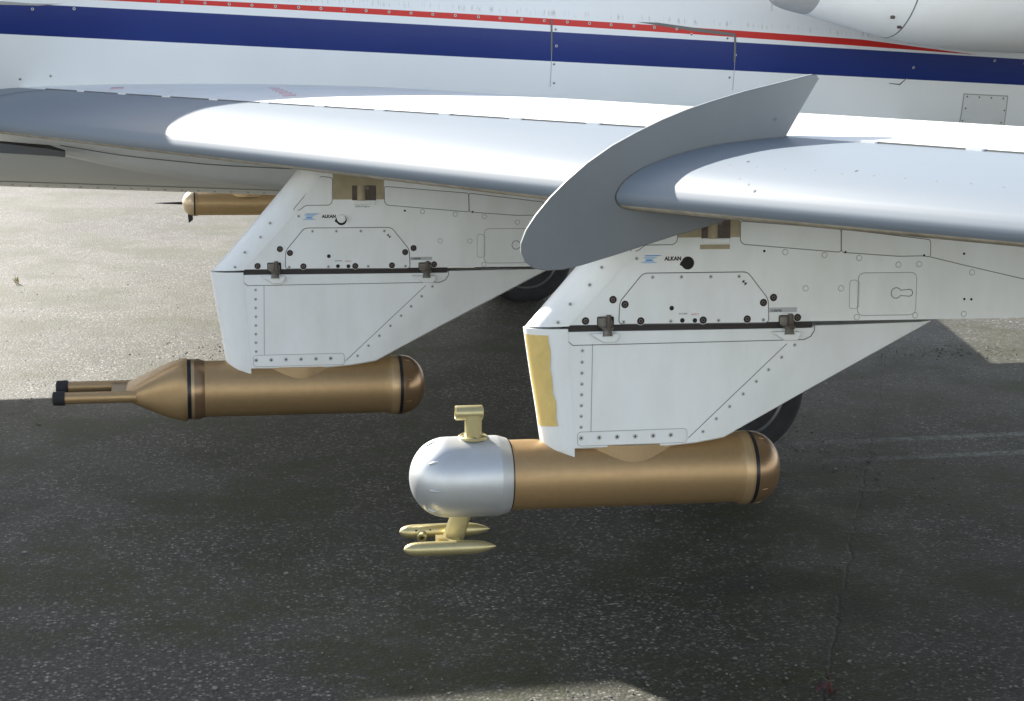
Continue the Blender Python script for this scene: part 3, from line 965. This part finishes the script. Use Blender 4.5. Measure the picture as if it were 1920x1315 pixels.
def lower_body():
    xs = sorted(set([.121, .16, .24, .32, .40] + [x for x, z in REAR_EDGE] + [.60, .66, .70, .76, .83, .86, .90, .922, .928, .98, 1.02, 1.12, 1.17, 1.28, 1.31]))
    rows = 9
    v, f = [], []
    yl = facet
    cols = []
    for x in xs:
        zb = interp(XB, x) if x > .4529 else -.378
        zt = -.0135 if x < .925 else -.0065
        zt = max(zt, zb + .0004)
        cols.append([(x, zt + (zb - zt) * (k / (rows - 1))) for k in range(rows)])
    for side in (0, 1):
        b = len(v)
        for c in cols:
            for x, z in c:
                y = yl(x, z)
                v.append((x, y if side == 0 else 2 * HW - y, z))
        for i in range(len(cols) - 1):
            for k in range(rows - 1):
                q = (b + i * rows + k, b + i * rows + k + 1, b + (i + 1) * rows + k + 1, b + (i + 1) * rows + k)
                f.append(q if side == 0 else q[::-1])
    N = len(cols) * rows
    for i in range(len(cols) - 1):
        f.append((i * rows, (i + 1) * rows, N + (i + 1) * rows, N + i * rows))
        # rounded lower edge: one extra strip at the middle plane
        a, c = i * rows + rows - 1, (i + 1) * rows + rows - 1
        pa, pc = v[a], v[c]
        k = len(v)
        v.append((pa[0], pa[1] + .012, pa[2] - .006)); v.append((pc[0], pc[1] + .012, pc[2] - .006))
        v.append((pa[0], 2 * HW - pa[1] - .012, pa[2] - .006)); v.append((pc[0], 2 * HW - pc[1] - .012, pc[2] - .006))
        f += [(a, k, k + 1, c), (k, k + 2, k + 3, k + 1), (k + 2, N + a, N + c, k + 3)]
    f.append(tuple(range(rows)) + tuple(N + k for k in reversed(range(rows))))
    f.append(tuple((len(cols) - 1) * rows + k for k in range(rows)) + tuple(N + (len(cols) - 1) * rows + k for k in reversed(range(rows))))
    bm = bmesh.new()
    me = mkmesh('lower_fairing', v, f, PYLON)
    bm.from_mesh(me)
    bmesh.ops.remove_doubles(bm, verts=bm.verts, dist=.0002)
    bmesh.ops.recalc_face_normals(bm, faces=bm.faces)
    bm.to_mesh(me)
    bm.free()
    me.polygons.foreach_set('use_smooth', [True] * len(me.polygons))
    me.set_sharp_from_angle(angle=R(22))
    return me

ZT = .47                         # the pylon's top runs on into the wing
NF = NOSE_UP_F + [(NOSE_UP_F[-1][0] + .08, NOSE_UP_F[-1][1] + .096)]
NB = NOSE_UP_B + [(NOSE_UP_B[-1][0] + .08, NOSE_UP_B[-1][1] + .106)]
ME = {}
P_up = NOSE_UP_B + [(.52, ZT), (1.75, .36), (2.0, .28), (2.05, .05), (1.9, .008), (.13, .008)]
ub = MB().add(plate(P_up, HW, 0)).add(plate(P_up, HW, 2 * HW))
ME['upper'] = mkmesh('pylon', ub.v, ub.f, [PYLON], ub.m, 30)
v, f = grid_fairing(NF, NB, -.0012, HW)
ME['nose_up'] = mkmesh('nose_fairing', v, f, PYLON2, smooth=50)
v, f = grid_fairing(NOSE_LO_F, [(x, min(z, -.004)) for x, z in NOSE_LO_B], -.0015, HW)
ME['nose_lo'] = mkmesh('lower_nose_fairing', v, f, PYLON2, smooth=50)
ME['lower'] = lower_body()
def pm(name, vf, mats, smooth=30):
    ME[name] = mkmesh(name, vf[0], vf[1], mats, None, smooth)
hatch = rounded(HATCH, .014)
pm('hatch_gasket', plate(inset(hatch, -.0022), 0, -.0006), SEAM)
pm('hatch', plate(inset(hatch, .0008), 0, -.0016, .0006), PYLON2)
strip = rounded(STRIP, .012)
pm('strip_gasket', plate(inset(strip, -.0018), .002, -.001), SEAML)
pm('rivet_strip', plate(strip, .002, -.0035, .0008), PYLON2)
rec = [tuple(p) for p in TOPRECESS]
pm('recess_seam', ribbon(rec, .0026, .002, -.0009), SEAM)
pm('seam_v', ribbon(SEAM_V, .0022, .002, -.0007), SEAML)
pm('seam_d', ribbon([SEAM_D[0], SEAM_D[1]], .0022, .002, -.0007), SEAM)
pm('gap_core', plate([(.12, -.0138), (.926, -.0138), (.926, .010), (.12, .010)], HW, .012), GAPM)
for nm, P in (('panel_a', PANEL_A), ('panel_b', PANEL_B), ('panel_f', PANEL_F)):
    P = rounded(ccw(P), .010)
    pm(nm + '_gasket', plate(inset(P, -.002), 0, -.0005), SEAM)
    pm(nm, plate(inset(P, .0006), 0, -.0014, .0005), PYLON2)
pm('seam_r', ribbon(SEAM_R, .0026, .001, -.0007), SEAM)
pm('primer_plate', plate([(.4745, .40), (.4738, .277), (.6742, .277), (.6742, .40)], 0, -.0008), TANM)
lx0, lx1, lz0, lz1 = .549, .643, .2735, .3315
lb = MB().add(plate(rect((lx0, lz0), (lx1, lz1)), 0, -.0010), 0).add(tube((.585, -.001, lz0), (.585, -.001, lz1), .016, None, 16), 1).add(box((.607, -.004, .322), (.014, .008, .010)), 2)
ME['lug_pocket'] = mkmesh('lug_pocket', lb.v, lb.f, [BROWNST, TANM, STEEL], lb.m, 40)
pm('lug_block', plate(rounded(LUGBLOCK, .004), 0, -.0095, .002), PYLON2)
door = rounded(rect(*DOOR), .022)
pm('door_gasket', plate(inset(door, -.0018), 0, -.0004), SEAML)
pm('access_door', plate(inset(door, .0005), 0, -.0013, .0005), PYLON2)
(hx0, hz0), (hx1, hz1) = HINGE
hp = rounded([(hx0, hz0), (hx1 - .004, hz0), (hx1 - .004, hz1), (hx0, hz1)], .010)
hb = MB().add(plate(inset(hp, -.0014), 0, -.0004), 1).add(plate(inset(hp, .0004), 0, -.0014, .0004), 0)
for i in range(8):
    z0 = hz1 + .004 + (hz0 - hz1 - .008) * i / 8
    hb.add(tube((hx1 - .001, -.001, z0), (hx1 - .001, -.001, z0 + .0095), .0022, None, 8), 2)
ME['hinge'] = mkmesh('hinge', hb.v, hb.f, [PYLON2, SEAML, FASTEN], hb.m, 30)
kx, kzz = KEY[0]
key = [(kx + .017 * math.cos(a), kzz + .017 * math.sin(a)) for a in [R(30 + i * 300 / 20) for i in range(21)]]
key += [(kx + .045 + .011 * math.cos(a), kzz + .011 * math.sin(a)) for a in [R(-100 + i * 200 / 12) for i in range(13)]]
pm('key_latch', ribbon(key, .0024, 0, -.0019, True), SEAM)
# keyhole-shaped dark opening
bx, bz = BIGHOLE[0]
kh = [(bx + .0205 * math.cos(a), bz + .0205 * math.sin(a)) for a in [R(205 + i * 330 / 28) for i in range(29)]]
kh = [(bx - .024, bz + .002)] + kh[0:0] + [(bx + .0205 * math.cos(a), bz + .0205 * math.sin(a)) for a in [R(160 - i * 310 / 28) for i in range(29)]] + [(bx - .026, bz - .006)]
pm('opening_rim', plate(inset(kh, -.0018), 0, -.0006), BOLTRIM)
pm('release_opening', plate(kh, 0, -.0010), HOLE)
pl = MB().add(revolve([(0, .0165), (.020, .0165), (.0215, .015), (.0216, .001)], 24), 0)
ME['plug'] = mkmesh('plug', pl.v, pl.f, [PYLON2], pl.m, 40)
# maker's plate with the printed mark
(lx0, lz1), (lx1, lz0) = LOGO
pm('maker_plate', plate(rounded([(lx0, lz0 + .001), (lx1 + .05, lz0 + .001), (lx1 + .05, lz1), (lx0, lz1)], .002), 0, -.0005), PAPER)
cx, cz = lx0 + .038, lz0 + .012
lg = MB()
def bar(x0, x1, z0, z1, m_, sh=0):
    lg.add(plate([(x0, (z0 + z1) / 2), (x0 + .012, z1), (x1 - .012 + sh, z1), (x1 + sh, (z0 + z1) / 2), (x1 - .008, z0), (x0 + .010, z0)], -.0004, -.0009), m_)
bar(lx0 + .012, lx0 + .062, lz1 - .010, lz1 - .0065, 0, .012)
bar(lx0 + .010, lx0 + .055, lz1 - .0165, lz1 - .0115, 1, .004)
lg.add(plate([(lx0 + .014, lz1 - .017), (lx0 + .052, lz1 - .017), (lx0 + .040, lz1 - .0215), (lx0 + .023, lz1 - .0215)], -.0004, -.0009), 1)
lg.add(plate([(lx0 + .024, lz1 - .0205), (lx0 + .038, lz1 - .0205), (lx0 + .046, lz1 - .0255), (lx0 + .016, lz1 - .0255)], -.0004, -.0010), 0)
bar(lx0 + .003, lx0 + .056, lz1 - .0315, lz1 - .0262, 1, .003)
ME['maker_logo'] = mkmesh('maker_logo', lg.v, lg.f, [BLUEM, BLUEL], lg.m)
chx, chz = CHECK[0]
ck = MB().add(revolve([(0, .0085), (.0006, .0085)], 20), 0)
q = [(0, 0)] + [(.0082 * math.cos(R(a)), .0082 * math.sin(R(a))) for a in range(0, 91, 15)]
for rot in (90, 270):
    c_, s_ = math.cos(R(rot)), math.sin(R(rot))
    pts = [(c_ * a - s_ * b, s_ * a + c_ * b) for a, b in q]
    vv, ff = plate(pts, 0, .0009)
    ck.add(([(y, x, z) for x, y, z in vv], ff), 1)
ME['target_mark'] = mkmesh('target_mark', ck.v, ck.f, [PAPER, INK], ck.m)
# sway-brace: pocket, jaw, bolt, pad and the white lug below
def brace_meshes():
    a = MB()
    P = rounded([(-.0285, -.004), (-.0285, .024), (.0255, .024), (.0255, -.004)], .006)
    a.add(plate(P, 0, -.0010), 0)
    jaw = [(-.026, .021), (.010, .023), (.020, .010), (.020, -.010), (.008, -.019), (-.010, -.018), (-.026, -.004)]
    a.add(plate(jaw, .0, -.010, .003), 1)
    a.add(tube((.006, -.017, -.010), (.006, -.013, .030), .0078, .0074, 12), 2)
    a.add(tube((.006, -.017, -.008), (.006, -.0165, .002), .0105, .0095, 6), 2)
    a.add(tube((.003, -.018, -.020), (.003, -.017, -.009), .014, .020, 14), 1)
    m1 = mkmesh('sway_brace', a.v, a.f, [HOLE, STEEL, BROWNST], a.m, 30)
    b = MB()
    b.add(tube((.001, -.021, -.036), (.001, -.018, -.018), .0165, .0125, 18), 0)
    m2 = mkmesh('brace_pad', b.v, b.f, [STEEL], b.m, 40)
    c = MB()
    lug = [(-.056, -.027), (.034, -.027), (.042, -.034), (.030, -.056), (-.012, -.056)]
    vt, ft = plate(lug, .0, -.020, .003)
    c.add((vt, ft), 0)
    m3 = mkmesh('brace_lug', c.v, c.f, [PYLON2], c.m, 30)
    return m1, m2, m3
BR = brace_meshes()
tape = TAPE
def tape_mesh():
    F, B = spline(NOSE_LO_F, 5), spline([(x, min(z, -.004)) for x, z in NOSE_LO_B], 5)
    v, f = [], []
    rows = [(p, q) for p, q in zip(F, B) if -.338 < p[1] < -.012]
    n = 9
    for (xf, zf), (xb, zb) in rows:
        edge = .006 * math.sin(zf * 70) * (1 if zf > -.03 else .15)
        for i in range(n):
            a = R(-8 - 1.2 * math.sin(zf * 210) - (52 + 1.6 * math.sin(zf * 160 + 1)) * i / (n - 1))
            t = math.cos(a)
            v.append((xb - (xb - xf) * t - .0014, HW + (HW + .004) * math.sin(a) - .0008, zb + (zf - zb) * t + edge * (0 if i in (0,) else .3)))
    for k in range(len(rows) - 1):
        for i in range(n - 1):
            f.append((k * n + i, k * n + i + 1, (k + 1) * n + i + 1, (k + 1) * n + i))
    return mkmesh('yellow_tape', v, f, YELLOW, smooth=40)

def build_pylon(org, which, label):
    p = mobj('pylon', ME['upper'], plane, Vector(org) - OFF, (-LEAN, 0, 0))
    tag(p, label)
    for key_, nm in (('nose_up', 'nose_fairing'), ('nose_lo', 'lower_nose_fairing'), ('lower', 'lower_fairing'), ('hatch_gasket', 'hatch_gasket'), ('hatch', 'hatch'),
                     ('strip_gasket', 'strip_gasket'), ('rivet_strip', 'rivet_strip'), ('recess_seam', 'seam'), ('seam_v', 'seam'), ('seam_d', 'seam'), ('gap_core', 'gap_core'),
                     ('panel_a_gasket', 'panel_gasket'), ('panel_a', 'panel'), ('panel_b_gasket', 'panel_gasket'), ('panel_b', 'panel'), ('panel_f_gasket', 'panel_gasket'), ('panel_f', 'panel'),
                     ('seam_r', 'seam'), ('primer_plate', 'primer_plate'), ('lug_pocket', 'lug_pocket'), ('lug_block', 'lug_block'), ('door_gasket', 'door_gasket'), ('access_door', 'access_door'),
                     ('hinge', 'hinge'), ('key_latch', 'key_latch'), ('opening_rim', 'opening_rim'), ('release_opening', 'release_opening'), ('maker_plate', 'maker_plate'), ('maker_logo', 'maker_logo')):
        mobj(nm, ME[key_], p)
    for L, m_, nm, dy in ((BOLTS, BOL, 'bolt', -.0013), (HOLES, HOL, 'socket_hole', -.0014), (SCREWS, RIV, 'screw', -.0014), (FLUSH, FLU, 'flush_screw', 0), (DARKS, DOT, 'rivet', -.0008),
                          (RIV_V, RIV, 'rivet', 0), (RIV_S, RIVB, 'rivet', -.0034)):
        for x, z in L:
            mobj(nm, m_, p, (x, dy, z), FACE)
    for x, z in RIV_D:
        mobj('rivet', RIV, p, (x, facet(x, z), z), FACE)
    for x, z in NSCREWS:
        mobj('screw', RIV, p, (x, .0015, z), (0, 0, R(-98)))
    mobj('target_mark', ME['target_mark'], p, (chx, -.0015, chz), FACE)
    for x, z in BRACE:
        for m_, nm in zip(BR, ('sway_brace', 'brace_pad', 'brace_lug')):
            mobj(nm, m_, p, (x, 0, z), (0, 0, 0))
    X90 = (R(90), 0, 0)
    mobj('lettering', T_ALKAN, p, (TEXT[0][0], -.0009, TEXT[0][1] - .001), X90)
    mobj('lettering', T_SAFETY, p, (.520, -.0019, .0335), X90)
    mobj('lettering', T_CODE, p, (.480, -.0019, .0365), X90)
    if which == 'in':
        mobj('lettering', T_LABEL, p, (.5585, -.0008, .2470), X90)
        pl_ = mobj('plug', ME['plug'], p, (bx - .001, -.0006, bz + .006), FACE)
        mobj('data_label', mkmesh('data_label', *plate(rect((.7765, .0385), (.863, .0505)), 0, -.0007), LABELG), p)
    else:
        mobj('data_label', mkmesh('data_label', *plate(rect((.545, .240), (.642, .2545)), 0, -.0008), TANM), p)
        mobj('data_label', mkmesh('data_label', *plate(rect((.7765, .0385), (.868, .0535)), 0, -.0007), LABELG), p)
        tp = mobj('yellow_tape', tape_mesh(), p)
        tag(tp, 'strip of yellow tape on the leading edge')
    mobj('lettering', T_LABEL2, p, (.780, -.0011, .0405), X90)
    mobj('notice', mkmesh('notice', *plate(rect((.446, .026), (.466, .046)), -.0014, -.0019), PAPER), p)
    return p
build_pylon(PYL_IN, 'in', 'white underwing pylon nearer the fuselage, with bolted hatch')
build_pylon(PYL_OUT, 'out', 'white underwing pylon beside the wing fence, with yellow tape on its nose')
# the far wing carries the same pylon, of which only the pod below shows
fp_ = mobj('pylon', ME['upper'], plane, Vector((PYL_IN[0], 2 * YC - PYL_IN[1] - .16, PYL_IN[2])) - OFF, (LEAN, 0, 0))
for k_, nm in (('nose_up', 'nose_fairing'), ('nose_lo', 'lower_nose_fairing'), ('lower', 'lower_fairing')):
    mobj(nm, ME[k_], fp_)

# ------------------------------------------------------------------ pods
def pod_common(root, x0, x1, rb=.111):
    """bronze barrel with flared rear, black ring, slotted dome; x0 = front end, x1 = black ring"""
    body = [(x0, rb), (x1 - .075, rb), (x1 - .05, rb + .0005), (x1 - .038, rb + .005)]
    MB().add(revolve(body, 64)).build('barrel', [BRONZE], root, 30)
    MB().add(revolve([(x1 - .038, rb + .005), (x1 - .028, rb + .0080), (x1 - .013, rb + .0085)], 64)).build('rear_band', [BRONZE3], root, 30)
    MB().add(revolve([(x1 - .013, rb + .0085), (x1 - .0065, rb + .0088)], 64)).build('rear_collar', [BRONZE], root, 30)
    MB().add(revolve([(x1 - .0065, rb + .0078), (x1 + .0065, rb + .0076)], 64)).build('black_ring', [BLACK], root, 30)
    r0 = rb + .0075
    dome = [(x1 + .0065 + .098 * math.sin(R(a)), r0 * math.cos(R(a)) ** .9) for a in range(0, 91, 6)]
    d = MB().add(revolve(dome, 64)).build('rear_dome', [BRONZE2], root, 50)
    sl = MB().add(revolve([(-.011, .0002), (-.007, .0013), (0, .0016), (.007, .0013), (.011, .0002)], 10))
    slm = mkmesh('dome_slot', sl.v, sl.f, [BRONZE3], sl.m, 40)
    for i in range(8):
        a = R(22.5 + 45 * i)
        t = R(13)
        r = r0 * math.cos(t) ** .9
        o = mobj('dome_slot', slm, d, (x1 + .0065 + .098 * math.sin(t), r * math.cos(a), r * math.sin(a)))
        o.rotation_euler = Vector((1, -.26 * math.cos(a), -.26 * math.sin(a))).to_track_quat('X', 'Z').to_euler()

def saddle(root, xa, xb, zt, rb=.111):
    """vertical-sided lens that joins the barrel to the pylon above"""
    n = 24
    pts = []
    for i in range(n + 1):
        t = i / n
        pts.append((xa + (xb - xa) * t, -.096 * math.sin(math.pi * t) ** .8))
    ring = pts + [(x, -y) for x, y in reversed(pts[1:-1])]
    k = len(ring)
    v = [(x, y, .055) for x, y in ring] + [(x, y, zt) for x, y in ring]
    f = [(i, (i + 1) % k, k + (i + 1) % k, k + i) for i in range(k)] + [tuple(range(k, 2 * k))]
    mobj('saddle', mkmesh('saddle', v, f, BRONZE3, smooth=40), root)

def pod_pronged():
    root = empty('equipment_pod', (0, 6.655, .507))
    tag(root, 'long bronze pod with a wedge nose and two black-tipped prongs', 'pod', 'pods hung under the wing pylons')
    pod_common(root, .040, .808)
    MB().add(revolve([(.040, .111), (.036, .1125), (.020, .1180), (.0, .1192)], 64)).build('front_band', [BRONZE2], root, 30)
    MB().add(revolve([(.0, .1192), (-.012, .1194)], 64)).build('front_collar', [BRONZE3], root, 30)
    MB().add(revolve([(-.012, .1190), (-.027, .1188)], 64)).build('black_ring', [BLACK], root, 30)
    # wedge nose: round at the ring, a flat chisel at the tip
    secs = []
    for i in range(15):
        t = i / 14
        x = -.027 - .262 * t
        hy = .1188 * (1 - .10 * t)
        hz = .1188 * (1 - t ** 1.0) * (1 + .42 * t * (1 - t)) + .006
        e = 1 / (1 + 2.2 * t ** .6)
        ring = []
        for j in range(48):
            a = 2 * math.pi * j / 48
            c, s = math.cos(a), math.sin(a)
            ring.append((x, hy * math.copysign(abs(c) ** e, c), hz * math.copysign(abs(s) ** max(e, .75), s) - .004 * t))
        secs.append(ring)
    v, f = loft(secs)
    mobj('wedge_nose', mkmesh('wedge_nose', v, f, BRONZE, smooth=28), root)
    mb = MB().add(box((-.285, 0, -.004), (.062, .150, .040)))
    mb.build('nose_plate', [BRONZE2], root)
    for y in (-.095, .095):
        p = MB().add(tube((-.22, y, -.002), (-.488, y, -.003), .0225, .0225, 24)).build('prong', [BRONZE], root, 40)
        MB().add(revolve([(-.536, .0), (-.535, .018), (-.531, .0265), (-.496, .0278), (-.488, .0265)], 28), 0, Matrix.Translation((0, y, -.003))).build('black_tip', [RUBBER], p, 40)
    saddle(root, .22, .60, .0975)
pod_pronged()

def pod_silver():
    root = empty('equipment_pod', (0, 5.11, .563))
    tag(root, 'bronze pod with a silver domed nose and small gold aerials', 'pod', 'pods hung under the wing pylons')
    pod_common(root, .972, 1.757)
    # silver nose
    prof = [(.655 + .118 * (1 - math.cos(R(a))) , .1265 * math.sin(R(a))) for a in range(0, 91, 6)]
    prof[0] = (.655, 0.0002)
    prof += [(.84, .127), (.931, .127)]
    nose = MB().add(revolve(prof, 72)).build('silver_nose', [SILVER], root, 40)
    MB().add(revolve([(.931, .127), (.936, .1262), (.964, .1178), (.968, .1135)], 72)).build('silver_collar', [SILVER2], root, 30)
    MB().add(revolve([(.9675, .1114), (.9722, .1114)], 64)).build('joint_ring', [BLACK], root, 30)
    sl = MB().add(revolve([(-.020, .0003), (-.013, .0042), (0, .0058), (.013, .0042), (.020, .0003)], 12))
    slm = mkmesh('nose_slot', sl.v, sl.f, [SILVER2], sl.m, 40)
    si = MB().add(revolve([(-.016, .0003), (0, .0046), (.016, .0003)], 10))
    sim = mkmesh('nose_slot', si.v, si.f, [SEAM], si.m, 40)
    for i in range(8):
        a = R(6 + 45 * i)
        t = R(62)
        x = .655 + .118 * (1 - math.cos(t)) + .004
        r = .1265 * math.sin(t) + .0005
        for m_, dx, dr in ((slm, 0, 0), (sim, .001, .0016)):
            o = mobj('nose_slot', m_, nose, (x + dx, (r + dr) * math.cos(a), (r + dr) * math.sin(a)))
            o.rotation_euler = Vector((1, .36 * math.cos(a), .36 * math.sin(a))).to_track_quat('X', 'Z').to_euler()
    # T-shaped aerial on top
    t = empty('tee_aerial', (.855, 0, .1245), root)
    fl = MB().add(revolve([(0, .046), (.006, .046), (.008, .044)], 36), 0, Matrix.Rotation(-math.pi / 2, 4, 'Y'))
    fl.build('flange', [GOLD], t, 30)
    for i in range(6):
        a = R(30 + 60 * i)
        MB().add(tube((.037 * math.cos(a), .037 * math.sin(a), .006), (.037 * math.cos(a), .037 * math.sin(a), .0105), .004, .0035, 8)).build('flange_screw', [STEEL], t)
    P = rounded([(-.0255, -.022), (.0255, -.022), (.0255, .022), (-.0255, .022)], .014, 6)
    vv = [(x, y, 0.004) for x, y in P] + [(x, y, .082) for x, y in P]
    k = len(P)
    mobj('post', mkmesh('post', vv, [(i, (i + 1) % k, k + (i + 1) % k, k + i) for i in range(k)] + [tuple(range(k, 2 * k))], GOLD, smooth=30), t)
    ring = [(-.056, .0165), (-.0575, .018), (-.0575, .0215), (-.0555, .023), (.027, .023), (.029, .0215), (.029, .018), (.0275, .0165), (-.054, .0165)]
    MB().add(revolve([(.02, .0)] + [(.02, .0165), (-.05, .0165), (-.056, .0172), (-.0575, .019), (-.0568, .0222), (-.0545, .023), (.027, .023), (.029, .021), (.029, .0)], 32), 0, Matrix.Translation((.0, 0, .082))).build('cross_tube', [GOLD], t, 35)
    # lower aerial: raked blade carrying two bullets
    w = empty('bullet_aerial', (.82, 0, -.12), root)
    mb = MB()
    top, bot = [(-.026, .012), (.042, .012)], [(-.065, -.09), (.003, -.09)]
    def blade(x0, x1, z, w_):
        n = 16
        return [Vector((x0 + (x1 - x0) * (.5 - .5 * math.cos(2 * math.pi * i / n)), w_ * math.sin(2 * math.pi * i / n), z)) for i in range(n)]
    v, f = loft([blade(-.026, .042, .02, .008), blade(-.064, .008, -.092, .008)])
    mobj('blade', mkmesh('blade', v, f, GOLD, smooth=40), w)
    mb = MB().add(box((-.042, -.017, -.082), (.070, .11, .011))).add(box((-.068, -.03, -.074), (.03, .03, .02)))
    mb.build('cross_plate', [GOLD], w)
    L = .292
    prof = spline([(0, .0005), (.004, .008), (.014, .0155), (.03, .0205), (.06, .0222), (.20, .0222), (.245, .0185), (.275, .010), (L, .0008)], 4)
    bm_ = MB().add(revolve(prof, 28))
    bul = mkmesh('bullet', bm_.v, bm_.f, [GOLD], bm_.m, 50)
    for y, x, z in ((-.082, -.192, -.086), (.048, -.190, -.070)):
        mobj('bullet', bul, w, (x, y, z))
    nzl = MB().add(revolve([(0, .0165), (.018, .0165), (.020, .0145), (.0201, .008), (.004, .008)], 24)).add(revolve([(.0035, .0079), (.0046, .0079)], 16), 1)
    mobj('nozzle', mkmesh('nozzle', nzl.v, nzl.f, [GOLD, HOLE], nzl.m, 40), w, (-.118, .030, -.076), (0, R(18), R(-105)))
    for dx in (-.022, .022):
        mobj('screw', DOT, w, (-.116 + dx, .0278, -.062), FACE)
    saddle(root, 1.16, 1.55, .1085)
pod_silver()

def pod_far():
    root = empty('equipment_pod', (0, 13.15, .452))
    tag(root, 'pale-nosed tan pod with a black spike, seen beneath the fuselage', 'pod', 'pods hung under the wing pylons')
    MB().add(revolve([(.055, .093), (.9, .093)], 48)).build('barrel', [BRONZE3], root, 30)
    MB().add(revolve([(.034, .098), (.047, .0975), (.055, .093)], 48)).build('front_band', [BRONZE3], root, 30)
    MB().add(revolve([(.022, .0972), (.034, .0974)], 48)).build('black_ring', [BLACK], root, 30)
    prof = [(-.065 + .087 * (1 - math.cos(R(a))), .097 * math.sin(R(a))) for a in range(0, 91, 6)]
    prof[0] = (-.065, .0002)
    MB().add(revolve(prof, 48)).build('nose_dome', [mat('pale_bronze_dome', (.60, .47, .31), .35, metal=.3)], root, 40)
    MB().add(revolve([(-.275, .0008), (-.20, .0055), (-.05, .0115)], 16)).build('spike', [BLACK], root, 40)
    MB().add(plate([(-.025, -.085), (.014, -.085), (.014, -.128), (-.018, -.152)], -.005, .005, .0015)).build('blade_aerial', [BLACK], root)
    MB().add(revolve([(.9, .093), (.97, .08), (1.0, .04), (1.005, .001)], 48)).build('rear_dome', [BRONZE2], root, 40)
    saddle(root, .25, .6, .135)
pod_far()

# ------------------------------------------------------------------ weeds
def leaf(mb, base, dir_, up_, L, w, mi, droop=.3):
    base, d, u = Vector(base), Vector(dir_).normalized(), Vector(up_)
    s = d.cross(u).normalized()
    N = 6
    prev = None
    for i in range(N + 1):
        t = i / N
        c = base + d * L * t + u * L * (.55 * t - (.55 + droop) * t * t)
        ww = w * math.sin(math.pi * min(t * .92 + .06, 1)) ** .8 * (1 + .25 * math.sin(i * 2.4))
        k = len(mb.v)
        mb.v += [tuple(c - s * ww + u * ww * .35), tuple(c), tuple(c + s * ww + u * ww * .35)]
        if prev is not None:
            mb.f += [(prev, prev + 1, k + 1, k), (prev + 1, prev + 2, k + 2, k + 1)]
            mb.m += [mi, mi]
        prev = k
def weed():
    c = Vector((1.875, 4.57, 0))
    root = empty('weed', c)
    tag(root, 'small red-stemmed weed sprouting from the pavement crack', 'weed')
    rr = random.Random(4)
    for i in range(11):
        a = rr.uniform(0, 6.28)
        tilt = rr.uniform(.3, 1.1)
        d = Vector((math.cos(a) * tilt, math.sin(a) * tilt, 1)).normalized()
        L = rr.uniform(.035, .075)
        p = d * L
        mb = MB().add(tube((0, 0, -.002), p * .55, .0024, .0019, 6)).add(tube(p * .55, p + Vector((math.cos(a), math.sin(a), 0)) * .006, .0019, .0012, 6))
        mb.build('stem', [STEMM], root)
        lb_ = MB()
        leaf(lb_, p, (math.cos(a + rr.uniform(-.3, .3)), math.sin(a), .15), (0, 0, 1), rr.uniform(.03, .06), rr.uniform(.007, .013), 0, rr.uniform(.1, .6))
        lb_.build('leaf', [LEAFM if i % 3 else LEAFR], root)
weed()
def tuft(loc, n, h, label, seed):
    root = empty('grass_tuft', loc)
    tag(root, label, 'grass')
    rr = random.Random(seed)
    for i in range(n):
        a = rr.uniform(0, 6.28)
        mb = MB()
        leaf(mb, (rr.uniform(-.01, .01), rr.uniform(-.01, .01), 0), (math.cos(a) * .5, math.sin(a) * .5, 1), (math.cos(a), math.sin(a), .2), rr.uniform(.5, 1) * h, .003, 0, .1)
        mb.build('blade', [DRYM], root)
tuft((-1.203, 12.22, 0), 9, .07, 'tiny dry grass tuft on the sunlit pavement left of the spiked pod', 3)

# ------------------------------------------------------------------ loose grit
def grit():
    rr = random.Random(11)
    ico = bmesh.new()
    bmesh.ops.create_icosphere(ico, subdivisions=1, radius=1)
    V = [v.co.copy() for v in ico.verts]
    F = [[v.index for v in f.verts] for f in ico.faces]
    ico.free()
    verts, faces, fm = [], [], []
    spots = []
    for i in range(2600):
        y = 4.3 + (rr.random() ** 1.6) * 8.5
        x = y * rr.uniform(-.13, .55)
        spots.append((x, y, rr.uniform(.0015, .0042) * (1 if rr.random() < .96 else 1.8)))
    for cx_, cy_, sx, sy, n in ((4.55, 9.35, .35, .12, 170), (.12, 9.75, .22, .22, 90), (2.95, 7.0, .12, .3, 120), (1.7, 4.62, .5, .2, 160)):
        for i in range(n):
            spots.append((cx_ + rr.gauss(0, sx), cy_ + rr.gauss(0, sy), rr.uniform(.002, .0065)))
    for x, y, s in spots:
        b = len(verts)
        sx, sy, sz = s * rr.uniform(.7, 1.5), s * rr.uniform(.7, 1.4), s * rr.uniform(.45, .8)
        a = rr.uniform(0, 3.14)
        ca, sa = math.cos(a), math.sin(a)
        for v in V:
            j = rr.uniform(.85, 1.15)
            px, py, pz = v.x * sx * j, v.y * sy * j, v.z * sz * j
            verts.append((x + px * ca - py * sa, y + px * sa + py * ca, sz * .55 + pz))
        m_ = rr.choice((0, 0, 1, 1, 2))
        for f_ in F:
            faces.append(tuple(b + i for i in f_))
            fm.append(m_)
    me = bpy.data.meshes.new('grit')
    me.from_pydata(verts, [], faces)
    for m_ in (mat('grit_grey', (.13, .125, .115), .8), mat('grit_brown', (.10, .09, .08), .8), mat('grit_pale', (.21, .20, .18), .8)):
        me.materials.append(m_)
    me.polygons.foreach_set('material_index', fm)
    me.update()
    o = mobj('grit', me)
    tag(o, 'loose grit and tiny stones scattered over the pavement', 'grit', kind='stuff')
grit()
